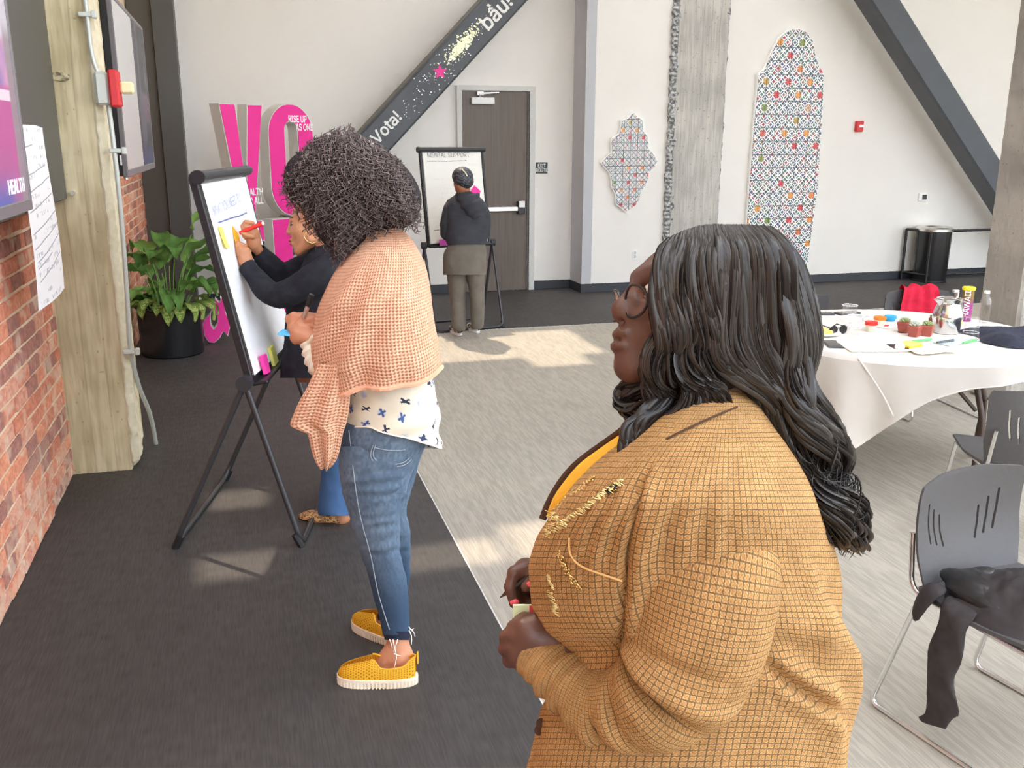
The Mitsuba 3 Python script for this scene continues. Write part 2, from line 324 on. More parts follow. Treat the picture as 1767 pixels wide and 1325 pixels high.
# ---------------------------------------------------------------- lettering and things on the walls
def onface(m, M): return moved(m, M)
def brace_text(k, M, s, u, h, name, bold=True):
    """white letters on the front face of a brace, u metres from its lower end"""
    m = text(s, h, .004, bold); b = m.bounds
    part(k, name, moved(m, M @ tr(u, -(b[0][1] + b[1][1]) / 2 + .01, 0)), 'm_white', f'white lettering')
def along(p, A, B):
    A, B, p = map(np.asarray, (A, B, p)); x = unit(B - A); return float((p - A) @ x)
brace_text(b1, M1, '¡Vota!', along(at(645, 262, y=10.30), A1, B1) + .03, .118, 'lettering')
brace_text(b1, M1, 'bầu!', along(at(838, 52, y=10.30), A1, B1), .15, 'lettering')
def star(r, n=5, q=.45): return Polygon([(r * (1 if i % 2 == 0 else q) * math.sin(i * math.pi / n), r * (1 if i % 2 == 0 else q) * math.cos(i * math.pi / n)) for i in range(2 * n)])
us = along(at(760, 125, y=10.30), A1, B1)
part(b1, 'star', moved(prism(star(.082), .004), M1 @ tr(us, 0, 0) @ rotz(-.75)), 'm_pink', 'pink star')
ug = along(at(800, 78, y=10.30), A1, B1)
gold = []
for i in range(420):
    a, r = rng.uniform(0, 6.28), rng.normal(0, 1, 2)
    gold.append(moved(prism(Point(0, 0).buffer(rng.uniform(.003, .011), 2), .002), M1 @ tr(ug + r[0] * .12, np.clip(.02 + r[1] * .03, -.15, .15), 0)))
mat('m_gold_fleck', lin(222, 212, 160), .35, .6)
part(b1, 'gold_flecks', cat_(gold), 'm_gold_fleck', 'patch of gold flecks', 'stuff')
part(b1, 'paint_flecks', cat_([moved(prism(Point(0, 0).buffer(rng.uniform(.002, .006), 2), .002), M1 @ tr(us + rng.normal(.05, .3), np.clip(rng.normal(0, .07), -.15, .15), 0)) for _ in range(150)]), 'm_silver', kind='stuff')
part(b1, 'edge_flange', moved(bx((-1.9, W1 / 2 - .004, -.36), (np.linalg.norm(B1 - A1) + 1.6, W1 / 2 + .012, -.02), .004), M1), 'm_panel')

# standing letters V O over T E, and the ampersand
ANG = math.radians(40); LE, LN = np.array([math.cos(ANG), math.sin(ANG), 0]), np.array([math.sin(ANG), -math.cos(ANG), 0])
P0 = at(377, 178, y=9.0); ZT = P0[2]; P0 = np.array([P0[0], P0[1], 0])
def tpx(px, z=1.7):
    ts = np.linspace(-1, 2, 3001); q = P0 + LE * ts[:, None] + [0, 0, z] - EYE
    return ts[np.argmin(abs(883.5 + F * (q @ RT) / (q @ FW) - px))]
LM = frame(P0 + LN * 0, LE, [0, 0, 1], LN)           # x along the row, y up, z out of the face
tv0, tv1, to0, to1 = tpx(377, ZT), tpx(452, ZT), tpx(464), tpx(541)
ZM = float(at(505, 375, y=(P0 + LE * (to0 + to1) / 2)[1])[2])
def V_poly(x0, x1, y0, y1):
    w, h = x1 - x0, y1 - y0
    return Polygon([(x0, y1), (x0 + .36 * w, y1), (x0 + .5 * w, y0 + .27 * h), (x0 + .64 * w, y1), (x1, y1), (x0 + .66 * w, y0), (x0 + .34 * w, y0)])
def O_poly(x0, x1, y0, y1):
    w = x1 - x0; r = w / 2
    o = LineString([(x0 + r, y0 + r), (x0 + r, y1 - r)]).buffer(r, 24); q = .145 * w
    return o.difference(LineString([(x0 + r, y0 + r * .78), (x0 + r, y1 - r * .86)]).buffer(q, 16))
def T_poly(x0, x1, y0, y1):
    w, h = x1 - x0, y1 - y0; c = (x0 + x1) / 2
    return unary_union([sbox(x0, y1 - .19 * h, x1, y1), sbox(c - .2 * w, y0, c + .2 * w, y1)])
def E_poly(x0, x1, y0, y1):
    w, h = x1 - x0, y1 - y0
    return unary_union([sbox(x0, y0, x0 + .42 * w, y1)] + [sbox(x0, y0 + k * h, x1 - (.1 * w if k == .41 else 0), y0 + k * h + .19 * h) for k in (0, .41, .81)])
def letter(nm, poly, label, D=.13):
    k = thing(nm, label, 'letter')
    part(k, 'body', moved(prism(poly, D), LM @ tr(0, 0, -D)), 'm_letter_side', 'pale grey sides')
    part(k, 'face', moved(prism(poly.buffer(-.008), .006), LM), 'm_pink', 'pink face')
    return k
tt = (tv1 + to0) / 2
kV = letter('letter_sign', V_poly(tv0, tv1, ZM + .02, ZT), 'big pink standing letter V at the top left of the stacked sign')
kO = letter('letter_sign', O_poly(to0, to1, ZM + .015, ZT + .02), 'big pink standing letter O with white words near its top')
letter('letter_sign', T_poly(tv0, tpx(455, 1.0), 0, ZM), 'big pink letter T under the V, mostly behind the flip chart')
letter('letter_sign', E_poly(tpx(471, .9), tpx(471, .9) + (to1 - to0), 0, ZM), 'big pink letter E under the O, behind the writing woman')
def small(k, s, x, y, h): part(k, 'words', moved(text(s, h, .003, True), LM @ tr(x, y, .006) @ np.diag([.72, 1, 1, 1])), 'm_white', 'white words')
ow = to1 - to0
for s, fx, py in (('RISE UP', .44, 211), ('AS ONE', .60, 225)):
    small(kO, s, to0 + fx * ow, float(at(510, py, y=(P0 + LE * to1)[1] - .1)[2]), .062)
small(kO, 'UP', to0 + .58 * ow, float(at(510, 352, y=(P0 + LE * to1)[1] - .1)[2]), .055)
for s, px, py in (('HEALTH', 421, 337), ('FOR ALL', 420, 352)):
    small(kV, s, tpx(px) - .06, float(at(430, py, y=(P0 + LE * tpx(430))[1])[2]), .062)
amp = thing('ampersand_sign', 'pink ampersand sign ending in a two-finger hand on the floor beside the potted plant', 'sign')
AY = 8.62; px2 = lambda px, py: tuple(at(px, py, y=AY)[[0, 2]])
o_ = lambda pts: Polygon([px2(340 + x / 11.04, 480 + y / 11.04) for x, y in pts])
bowl = o_([(110, 900), (130, 800), (230, 700), (300, 560), (330, 540), (300, 470), (280, 400), (350, 470), (340, 380), (420, 470), (460, 520), (440, 360), (510, 400), (550, 540), (540, 650), (600, 760), (640, 880), (590, 1110), (505, 1000), (440, 1130), (330, 1230), (230, 1220), (150, 1110)]).buffer(.012).buffer(-.012)
hole_ = o_([(255, 790), (270, 640), (320, 600), (395, 760), (380, 880), (320, 970), (270, 900)])
AMPZ = frame([0, AY, 0], [1, 0, 0], [0, 0, 1], [0, -1, 0])
bowl = bowl.difference(hole_)
part(amp, 'body', moved(prism(bowl, .1), AMPZ @ tr(0, 0, -.1)), 'm_letter_side'); part(amp, 'face', moved(prism(bowl.buffer(-.005), .006), AMPZ), 'm_pink', 'pink face')

# signs and small boxes on the walls
def wallbox(name, label, cat, px0, py0, px1, py1, yw, d, m, c=.004):
    a, b = at(px0, py1, y=yw), at(px1, py0, y=yw)
    return thing(name, label, cat, None, bx((a[0], yw - d, a[2]), (b[0], yw, b[2]), c), m), a, b
ex, a, b = wallbox('exit_sign', 'black exit route sign on the wall right of the door', 'sign', 924.5, 280, 944.5, 299.5, BY, .008, 'm_black', .001)
for s, f in (('EXIT', .60), ('ROUTE', .2)):
    m = centred(text(s, .042, .002)); m.apply_transform(np.diag([.74, 1, 1, 1]))
    part(ex, 'lettering', moved(m, frame([(a[0] + b[0]) / 2, BY - .008, a[2] + (b[2] - a[2]) * (f + .1)], [1, 0, 0], [0, 0, 1], [0, -1, 0])), 'm_white', 'white letters')
fa, a, b = wallbox('fire_alarm', 'small red fire alarm box on the wall right of the tall mosaic', 'fire alarm', 1473.5, 209, 1487.5, 227.5, BY2, .05, 'm_red', .008)
part(fa, 'lens', bx((a[0] + .035, BY2 - .058, a[2] + .055), (b[0] - .012, BY2 - .049, a[2] + .085)), 'm_white', 'white strobe lens')
th, a, b = wallbox('thermostat', 'small white thermostat on the wall below the right brace', 'thermostat', 1583, 333, 1598.5, 347, BY2, .03, 'm_white_gloss', .005)
part(th, 'display', bx((a[0] + .045, BY2 - .034, a[2] + .022), (b[0] - .015, BY2 - .029, b[2] - .02)), 'm_dark', 'dark display')
oc, a, b = wallbox('wall_outlet', 'white socket plate low on the wall below the small mosaic', 'outlet', 1090.5, 431, 1100, 447.5, BY2, .008, 'm_white', .002)
for f in (.3, .7): part(oc, 'socket', bx((a[0] + .018, BY2 - .011, a[2] + (b[2] - a[2]) * f - .016), (b[0] - .018, BY2 - .007, a[2] + (b[2] - a[2]) * f + .016), .002), 'm_frame')

# the mosaics: tiles with a printed lattice of overlapping circles
PAL = [lin(*c) for c in ((66, 88, 104), (92, 104, 110), (60, 76, 86), (116, 118, 122), (164, 56, 70), (72, 120, 104), (88, 86, 130), (146, 104, 84), (80, 100, 70))]
def tile_fn(s, x0, z0):
    def fn(p, n, uv):
        u, v = (p.x - x0) / s, (p.z - z0) / s
        u, v = (u + v) * .7071, (u - v) * .7071
        cover = mi.Float(0)
        for a in (-1, 0, 1, 2):
            for b in (-1, 0, 1, 2):
                du, dv = u - dr.floor(u) - a, v - dr.floor(v) - b
                cover = dr.maximum(cover, smoothstep(.10, .065, dr.abs(dr.sqrt(du * du + dv * dv) - .7071)))
        q = cell_rand(dr.floor(u * 2 + .5), dr.floor(v * 2 + .5), 5) * 9
        col = mi.Color3f(PAL[0])
        for i in range(1, 9): col = dr.select(q > i, mi.Color3f(PAL[i]), col)
        cu, cv = dr.round(u / 3) * 3, dr.round(v / 3) * 3
        rr = dr.sqrt(dr.square(u - cu) + dr.square(v - cv)); an = dr.atan2(v - cv, u - cu)
        h = cell_rand(cu, cv, 9)
        c3 = mix(mix(lin(206, 50, 56), lin(226, 150, 52), smoothstep(.35, .6, h)), lin(120, 150, 60), smoothstep(.75, .9, h))
        white = cover
        out = mix(col, lin(248, 247, 244), white)
        return mix(out, c3, smoothstep(.62, .45, rr + .16 * dr.cos(an * 6)) * smoothstep(.42, .44, cell_rand(cu, cv, 21)))
    return proc(fn)
def mosaic(nm, label, poly, s, y, matname):
    x0, z0, x1, z1 = poly.bounds
    mat(matname, tile_fn(s / 2.2, x0, z0), .35)
    k = thing(nm, label, 'mosaic')
    M = frame([0, y, 0], [1, 0, 0], [0, 0, 1], [0, -1, 0])
    part(k, 'backing', moved(prism(poly.buffer(.008), .045), M @ tr(0, 0, -.045)), 'm_white', 'white edged backing')
    part(k, 'grout', moved(prism(poly.buffer(-.002), .002), M), 'm_grout')
    n = 0
    for i in range(int((x1 - x0) / s) + 1):
        for j in range(int((z1 - z0) / s) + 1):
            g = poly.intersection(sbox(x0 + i * s, z0 + j * s, x0 + (i + 1) * s, z0 + (j + 1) * s)).buffer(-.0035)
            if g.area < 2e-4: continue
            part(k, 'tile', moved(prism(g.simplify(.001), .008 + rng.uniform(0, .002)), M), matname); n += 1
    return n
mat('m_grout', lin(90, 104, 112), .8)
def pxz(pts, y, sc=1, o=(0, 0)): return Polygon([tuple(at(o[0] + a / sc, o[1] + b / sc, y=y)[[0, 2]]) for a, b in pts]).buffer(0)
R1 = [(462, 30), (530, 100), (580, 130), (590, 270), (640, 330), (660, 420), (650, 490), (720, 560), (770, 660), (720, 740), (660, 790), (650, 870), (620, 960), (560, 1040), (540, 1130), (490, 1210), (375, 1290), (300, 1230), (250, 1190), (240, 1060), (195, 980), (185, 860), (170, 800), (110, 730), (60, 670), (130, 590), (190, 540), (195, 490), (185, 420), (200, 360), (280, 310), (300, 240), (320, 140), (400, 100)]
mosaic('mosaic_panel', 'small diamond-shaped mosaic with scalloped edges on the white wall', pxz(R1, BY2 - .05, 7.364, (1030, 190)), .088, BY2 - .05, 'm_tiles_small')
R2 = [(1375, 49), (1391, 55), (1402, 70), (1407, 95), (1412, 113), (1421, 127), (1418.5, 200), (1410, 330), (1392, 460), (1281, 464), (1288, 394), (1300, 230), (1309, 129), (1320, 118), (1331, 92), (1346, 65), (1360, 53)]
mosaic('mosaic_panel', 'tall arched mosaic panel of tiles between the grey column and the red alarm', pxz(R2, BY2 - .05), .155, BY2 - .05, 'm_tiles_tall')

# screens on the left wall
def bgr(p, n, uv): return mi.Color3f(.1)
def slide1(p, n, uv):
    y, z = uv.x, uv.y
    c = mix(lin(158, 112, 150), lin(184, 88, 146), smoothstep(.0, .3, z + .1 * noise(y * 4, z * 4)))
    c = mix(c, lin(86, 100, 170), smoothstep(.16, .0, z) * smoothstep(.93, .8, y))
    c = mix(c, mix(lin(120, 110, 170), lin(214, 150, 180), noise(y * 14, z * 9)), smoothstep(.42, .46, z) * smoothstep(.62, .58, z))
    c = mix(c, mix(lin(188, 180, 190), lin(206, 200, 206), noise(y * 9, z * 5)), smoothstep(.58, .64, z))
    c = mix(c, lin(226, 208, 218), smoothstep(.385, .39, z) * smoothstep(.43, .425, z))
    return mix(c, lin(150, 132, 140), smoothstep(.93, .95, y) * smoothstep(.7, .6, z))
def painted_reflection2(p, n, uv):  # pale and dark reflections painted into the screen colour
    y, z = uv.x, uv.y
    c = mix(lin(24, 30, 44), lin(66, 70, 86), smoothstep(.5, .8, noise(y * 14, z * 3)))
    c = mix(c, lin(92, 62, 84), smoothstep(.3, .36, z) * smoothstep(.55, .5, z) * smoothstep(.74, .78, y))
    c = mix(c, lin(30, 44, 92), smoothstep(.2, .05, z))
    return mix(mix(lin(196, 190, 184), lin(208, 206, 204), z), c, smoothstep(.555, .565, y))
for nm, fn in (('m_slide_a', slide1), ('m_reflection_b', painted_reflection2)): mat(nm, proc(fn), .3, 0., .25)
def screen(label, x, y0, y1, z0, z1, m, wallx):
    k = thing('wall_screen', label, 'screen')
    part(k, 'housing', bx((x - .07, y0 + .01, z0 + .01), (x - .012, y1 - .01, z1 - .01), .006), 'm_black')
    part(k, 'mount', bx((wallx, y0 + .1, z0 + .12), (x - .06, y1 - .3, z1 - .1), .01), 'm_black')
    b = .03
    part(k, 'bezel', cat_([bx((x - .03, y0, z0), (x, y1, z0 + b + .015), .004), bx((x - .03, y0, z1 - b), (x, y1, z1), .004), bx((x - .03, y0, z0), (x, y0 + b, z1), .004), bx((x - .03, y1 - b, z0), (x, y1, z1), .004)]), 'm_bezel', 'grey bezel')
    V = np.array([[x - .005, y0 + b, z0 + b], [x - .005, y1 - b, z0 + b], [x - .005, y1 - b, z1 - b], [x - .005, y0 + b, z1 - b]])
    part(k, 'display', (V, np.array([[0, 1, 2], [0, 2, 3]])), m, uv=np.array([[0, 0], [1, 0], [1, 1], [0, 1.]]))
    return k
mat('m_bezel', lin(112, 108, 110), .3)
q = at(57, 356, x=-.80)
s1 = screen('wall screen showing a pink slide, cut by the left edge of the frame', -.80, 2.35, q[1], q[2] - .012, q[2] + 1.02, 'm_slide_a', -.86)
for s, dy, dz, h in (('HEALTH', .36, .065, .05),):
    part(s1, 'words', moved(text(s, h, .002), frame([-.8045, q[1] - dy, q[2] + dz], [0, 1, 0], [0, 0, 1], [1, 0, 0])), 'm_white', 'white words')
struct('trim_screen_panel', bx((-.985, 2.2, 1.49), (-.86, 5.30, 3.6), .006), 'm_panel', 'flat dark grey panel behind the pink screen')
s2_ = screen('large wall screen beyond the concrete column with a grey and dark reflection painted on it', -.66, 6.28, 8.30, 1.556, 2.63, 'm_reflection_b', -.985)
part(s2_, 'switch', bx((-.70, 6.283, 1.63), (-.685, 6.291, 1.69), .002), 'm_white')
part(s2_, 'bracket', cat_([tube([(-.74, 6.9, 1.57), (-.74, 6.9, 1.52)], .012, 8)]), 'm_silver')

# the written paper sheet hanging at the screen
def scribble(lines, ink, paper, writing=1.):
    def fn(p, n, uv):
        c = mi.Float(0)
        for v, sl, u0, u1 in lines:
            t = uv.y - v - sl * uv.x - .006 * noise(uv.x * 5, v * 90)
            c = dr.maximum(c, smoothstep(.0055, .002, dr.abs(t)) * smoothstep(u0, u0 + .02, uv.x) * smoothstep(u1, u1 - .02, uv.x))
        row = dr.floor(uv.y * 19); f = uv.y * 19 - row
        w = smoothstep(.5, .56, noise(uv.x * 42, row * 7.3, f * 2.4)) * smoothstep(.46, .54, noise(uv.x * 5.3, row * 3.1)) * smoothstep(.2, .3, f) * smoothstep(.75, .65, f) * smoothstep(.06, .1, uv.x) * smoothstep(.94, .9, uv.x)
        return mix(paper, ink, dr.maximum(c, .6 * writing * w))
    return proc(fn)
mat('m_sheet', scribble([(.86, .05, .1, .5), (.62, .06, .05, 1), (.52, .06, .05, .95), (.71, .05, .05, .9), (.40, .07, .05, 1), (.32, .08, .05, 1), (.24, .09, .08, 1), (.21, .08, .08, .6), (.13, .1, .1, .95)], lin(160, 157, 160), lin(232, 227, 224)), .85)
c00, c10, c01, c11 = at(67, 537, x=-.845), at(111, 497, x=-.79), at(30, 214, x=-.852), at(75, 217, x=-.855)
U, Vv = np.meshgrid(np.linspace(0, 1, 9), np.linspace(0, 1, 17))
pg = (c00 * ((1 - U) * (1 - Vv))[..., None] + c10 * (U * (1 - Vv))[..., None] + c01 * ((1 - U) * Vv)[..., None] + c11 * (U * Vv)[..., None])
pg[..., 0] += .012 * np.sin(U * 3.1) * (1 - Vv) + .006 * np.sin(Vv * 5)
def sheet(V, uv=None):
    return grid_mesh(V, False, False)
pm = sheet(pg)
thing('paper_sheet', 'long white sheet with handwritten lines hanging between the pink screen and the column', 'paper', None, pm, 'm_sheet', smooth=True, uv=np.stack([U.ravel(), Vv.ravel()], 1))

# conduit and pull box on the column
CYD = 5.275
cp = [at(px, py, y=CYD) for px, py in ((136, -60), (147, 0), (155, 70), (163, 110), (177, 143))]
k = thing('conduit', 'thin white electrical pipe running down the edge of the concrete column', 'pipe')
part(k, 'pipe', tube(spline(cp, 24), .011, 10), 'm_pipe', smooth=60)
low = [at(px, py, y=CYD) for px, py in ((186, 172), (206, 340), (221, 540))] + [at(225, 600, y=CYD + .02), at(241, 670, y=5.42), at(258, 712, y=5.6), at(269, 762, y=5.75)]
low[-1][2] = .0
mat('m_pipe', lin(196, 198, 188), .4, .2)
part(k, 'pipe', tube(spline(low, 40), .0125, 10), 'm_pipe', smooth=60)
for px, py in ((203, 260), (226, 607), (150, 25)):
    c = at(px, py, y=CYD); part(k, 'clamp', cat_([bx(c - [.04, .016, .011], c + [.035, .03, .011], .004), bx(c + [.02, -.02, -.018], c + [.045, .02, .018], .004)]), 'm_pipe', 'pipe clamp')
pbx = thing('fire_pull_box', 'red alarm box on a grey metal back box at the corner of the concrete column', 'alarm box')
c = at(186, 155, y=CYD)
part(pbx, 'back_box', bx(c - [.055, .05, .075], c + [.01, .04, .085], .012), 'm_pipe', 'grey metal box')
part(pbx, 'cover', bx(c + [.012, -.07, -.085], c + [.06, .055, .095], .01), 'm_red', 'red cover')
part(pbx, 'strobe', bx(c + [.06, -.03, -.02], c + [.125, .02, .04], .01), 'm_strobe', 'pale lens')
mat('m_strobe', lin(226, 220, 170), .3)

# litter bin with its black rail
bn = thing('litter_bin', 'black round litter bin with a silver ring lid beside the black rail', 'bin')
bc = at(1601, 485, z=0) + [0.03, .02, 0]
part(bn, 'body', moved(lathe([(.2, .03), (.205, .05), (.215, .64), (.205, .655)], 40), tr(*bc)), 'm_black_gloss', smooth=40)
part(bn, 'lid', moved(lathe([(.215, .645), (.228, .655), (.228, .685), (.2, .705), (.13, .705), (.1, .67), (.1, .6)], 40), tr(*bc)), 'm_silver', 'silver ring lid', smooth=30)
part(bn, 'foot_ring', moved(lathe([(.19, 0), (.21, .005), (.21, .03), (.19, .035)], 40), tr(*bc)), 'm_black')
rl = thing('rail_frame', 'black tubular rail standing around the litter bin by the wall', 'rail')
Pa, Pb = np.array([8.33, 10.40, 0]), at(1597, 488, z=0)
Pc = np.array([10.2, Pb[1] - .02, 0])
for z in (.66, .1):
    up_ = np.array([0, 0, z])
    part(rl, 'rail', tube(bent([Pa + up_, Pb + up_, Pc + up_], .05), .017, 8), 'm_black', smooth=50)
for p in (Pa, Pb, Pc): part(rl, 'post', tube([p, p + [0, 0, .66]], .018, 8), 'm_black', smooth=50)

# ---------------------------------------------------------------- potted plant
pot = thing('potted_plant', 'broad-leaved green plant in a round black pot before the brick wall', 'plant')
pc = np.array([-.655, 8.33, 0])
part(pot, 'pot', moved(lathe([(.24, 0), (.255, .01), (.262, .38), (.268, .395), (.262, .41), (.235, .41), (.23, .35), (0.01, .35)], 48), tr(*pc)), 'm_black_gloss', 'glossy black pot', smooth=40)
mat('m_soil', lin(58, 46, 38), .95)
part(pot, 'soil', moved(lathe([(.0, .34), (.22, .34), (.228, .355), (.0, .37)], 24), tr(*pc)), 'm_soil')
def leaf_fn(a, b, var):
    def fn(p, n, uv):
        w = dr.abs(uv.x - .5); v = smoothstep(.03, .0, w) + .45 * smoothstep(.25, .1, dr.abs(dr.sin((uv.y * 11 + w * 9) * 3.1416)))
        c = mix(a, b, .6 * noise(uv.x * 6, uv.y * 5)) * (1 + .25 * v)
        if var: c = mix(c, lin(214, 216, 140), smoothstep(.5, .62, noise(uv.x * 22, uv.y * 26)) * smoothstep(.5, .2, w))
        return c
    return proc(fn)
LEAF = []
for i, (a, b, v) in enumerate(((lin(92, 132, 66), lin(134, 172, 98), 0), (lin(70, 108, 54), lin(112, 150, 80), 0), (lin(124, 166, 84), lin(164, 200, 114), 0), (lin(110, 140, 62), lin(150, 176, 90), 1))):
    scene[f'm_leaf_{i}'] = {'type': 'principledthin', 'base_color': leaf_fn(a, b, v), 'roughness': .38, 'diff_trans': .5, 'spec_trans': 0.}
    LEAF.append(f'm_leaf_{i}')
def leaf(base, d, L, W, up, droop, k, stem):
    """a curved leaf blade on its stalk: d heading, up the stalk's rise"""
    d = np.array([math.cos(d), math.sin(d), 0]); s = np.array([-d[1], d[0], 0])
    st = [base + d * stem * .25 * t * t + np.array([0, 0, stem * t]) * up for t in np.linspace(0, 1, 7)]
    t = np.linspace(0, 1, 11); ang = math.atan2(up, .55) - droop * t * 1.15; step = L / 10
    c = st[-1] + np.cumsum(np.c_[np.cos(ang) * step, np.sin(ang) * step] @ np.vstack([d, [0, 0, 1]]), 0)
    prof = W * np.sin(np.pi * np.clip(t, 0.02, .985) ** .75) ** .85
    cup = np.array([.22, .05, 0, .05, .22]); V = []
    nrm = np.stack([-np.sin(ang), np.cos(ang)], 1) @ np.vstack([d, [0, 0, 1]])
    for j in range(11):
        V.append([c[j] + s * prof[j] * a + nrm[j] * (prof[j] * cu + .12 * W * math.sin(j * 1.3 + a * 3)) for a, cu in zip((-.5, -.25, 0, .25, .5), cup)])
    V = np.array(V); V[..., 0] = np.maximum(V[..., 0], LX + .02 + .01 * V[..., 2]); uv = np.stack(np.meshgrid(np.linspace(0, 1, 5), t), -1).reshape(-1, 2)
    lf = part(pot, 'leaf', grid_mesh(np.array(V), False, False), LEAF[k], smooth=True, uv=uv)
    part(lf, 'stalk', tube(np.array(st), np.linspace(.006, .004, 7), 5), LEAF[2])
rp = np.random.default_rng(21)
def turned(a):                                          # leaves lean away from the wall
    return a if abs((a - math.pi + math.pi) % (2 * math.pi) - math.pi) > .0 else a
for i in range(14):
    a = i * 2.4 + rp.uniform(-.3, .3); b = pc + [.1 * math.cos(a), .1 * math.sin(a), .35]; w = 1 - .35 * max(0, -math.cos(a))
    leaf(b, a, rp.uniform(.38, .54) * w, rp.uniform(.15, .2), rp.uniform(.9, 1.35), rp.uniform(1.1, 1.9), int(rp.choice([0, 0, 1, 2])), rp.uniform(.3, .52) * w)
for i in range(17):
    a = i * 2.4 + rp.uniform(-.3, .3); b = pc + [.14 * math.cos(a), .14 * math.sin(a), .35]; w = 1 - .4 * max(0, -math.cos(a))
    leaf(b, a, rp.uniform(.3, .42) * w, rp.uniform(.12, .17), rp.uniform(.5, .9), rp.uniform(1.3, 2.2), int(rp.choice([0, 1, 1, 2])), rp.uniform(.16, .32) * w)
for i, a in enumerate(np.linspace(-2.7, .3, 13)):
    b = pc + [.19 * math.cos(a), .19 * math.sin(a), .36]
    leaf(b, a + rp.uniform(-.2, .2), rp.uniform(.2, .27), rp.uniform(.08, .12), rp.uniform(.4, .7), rp.uniform(1.7, 2.5), 3, rp.uniform(.06, .14))

# ---------------------------------------------------------------- flip chart easels
def easel(label, o, back, w, z0, z1, lean, ff, fb, paper, extra_w=.07):
    """o: floor point under the middle of the board's lower edge; back: the direction behind the board"""
    Y = unit(np.array([back[0], back[1], 0])); X = np.cross(Y, [0, 0, 1]); M = frame([o[0], o[1], 0], X, Y, [0, 0, 1])
    k = thing('flip_chart_easel', label, 'easel'); h = w / 2; hk = h + extra_w / 2
    A = math.atan2(lean, z1 - z0); B = M @ tr(0, 0, z0) @ trimesh.transformations.rotation_matrix(-A, [1, 0, 0]); H = (z1 - z0) / math.cos(A)
    part(k, 'board', moved(bx((-h + .01, 0, 0), (h - .01, .012, H), .003), B), 'm_frame')
    fr = part(k, 'frame', moved(cat_([bx((-h - .012, -.012, -.01), (-h + .014, .022, H), .005), bx((h - .014, -.012, -.01), (h + .012, .022, H), .005), bx((-h, -.012, -.01), (h, .022, .018), .004)]), B), 'm_black', 'black frame')
    part(k, 'clamp_bar', moved(tube([(-h - .02, -.022, H - .005), (h + .02, -.022, H - .005)], .03, 12, .8), B), 'm_dark', 'dark grey paper clamp', smooth=40)
    part(k, 'clamp_cap', moved(tube([(-h - .035, -.022, H - .005), (-h - .02, -.022, H - .005)], .034, 12, .85), B), 'm_black')
    part(k, 'tray', moved(bx((-h, -.07, -.02), (h, 0, -.006), .004), B), 'm_black')
    n, m = 15, 9; U, V = np.meshgrid(np.linspace(0, 1, m), np.linspace(0, 1, n))
    curl = .05 * (1 - V) ** 3 * (U ** 2) * extra['curl'] + .01 * np.sin(U * 5) * (1 - V)
    G = np.stack([-h + .02 + (w - .04) * U, -.016 - curl - .012 * V * 0, .022 + (H - .055) * V], -1)
    P = (G.reshape(-1, 3) @ B[:3, :3].T + B[:3, 3]).reshape(n, m, 3)
    pd = part(k, 'paper_pad', grid_mesh(P, False, False), paper, 'white paper pad with writing', smooth=True, uv=np.stack([U.ravel(), V.ravel()], 1))
    zk = z0 + .005
    part(k, 'crossbar', moved(tube([(-hk, .03, zk), (hk, .03, zk)], .014, 8), M), 'm_black')
    for s in (-1, 1):
        part(k, 'knob', moved(tube([(s * (hk - .02), .02, zk), (s * (hk + .025), .02, zk)], .034, 14), M), 'm_dark', 'round hinge knob', smooth=40)
    r_ = .0135
    part(k, 'front_leg_loop', moved(tube(bent([(-hk, .02, zk), (-hk, -ff, r_), (hk, -ff, r_), (hk, .02, zk)], .07), r_, 8), M), 'm_leg', 'dark tubular leg loop', smooth=50)
    part(k, 'rear_leg_loop', moved(tube(bent([(-hk, .02, zk), (-hk, fb, r_), (hk, fb, r_), (hk, .02, zk)], .09), r_, 8), M), 'm_leg', 'dark tubular leg loop', smooth=50)
    for s in (-1, 1):
        part(k, 'foot', moved(tube([(s * hk, -ff + .05 * (ff / zk) * 0, 0.0), (s * hk, -ff + .03, .06)], .017, 8), M), 'm_black')
        part(k, 'foot', moved(tube([(s * hk, fb, 0.0), (s * hk, fb - .03, .06)], .017, 8), M), 'm_black')
    return k, B, M, H
extra = {'curl': 1}
mat('m_leg', lin(74, 74, 76), .35, .5)
mat('m_pad_a', scribble([(.795, .0, .1, .82)], lin(96, 110, 150), lin(228, 228, 230), 0.), .8)
mat('m_pad_b', scribble([(.905, .0, .05, .75), (.14, .0, .06, .5)], lin(120, 120, 122), lin(238, 237, 228), .12), .8)
nrm1 = np.array([.971, -.239]); w1 = np.array([.239, .971])
near1 = np.array([-.022, 4.065]); mid1 = near1 + w1 * .433
e1, B1e, M1e, H1 = easel('black flip chart easel in the left foreground where a woman is writing', mid1, -nrm1, .80, .765, 1.64, .175, .185, .385, 'm_pad_a')
extra['curl'] = 0
a2 = math.radians(10); bk2 = np.array([-math.sin(a2), math.cos(a2)])
e2, B2e, M2e, H2 = easel('black flip chart easel in front of the brown door', np.array([1.995, 8.84]), bk2, .64, .80, 1.69, .18, .24, .26, 'm_pad_b')
def onboard(k, B, u, v, w, h, m, name, label, cat, yaw=0., dy=-.02, tilt=0.):
    q = bx((-w / 2, -.001, -h / 2), (w / 2, 0, h / 2)); q = q.subdivide(); q.vertices[:, 1] -= .012 * ((.5 - q.vertices[:, 2] / h).clip(0)) ** 2
    return thing(name, label, cat, None, moved(q, B @ tr(u, dy, v) @ trimesh.transformations.rotation_matrix(yaw, [0, 1, 0])), m)
mat('m_note_yellow', lin(248, 232, 110), .8); mat('m_note_orange', lin(250, 190, 40), .8); mat('m_note_pink', lin(238, 60, 160), .8); mat('m_note_lime', lin(234, 232, 124), .8); mat('m_note_magenta', lin(214, 90, 190), .8)
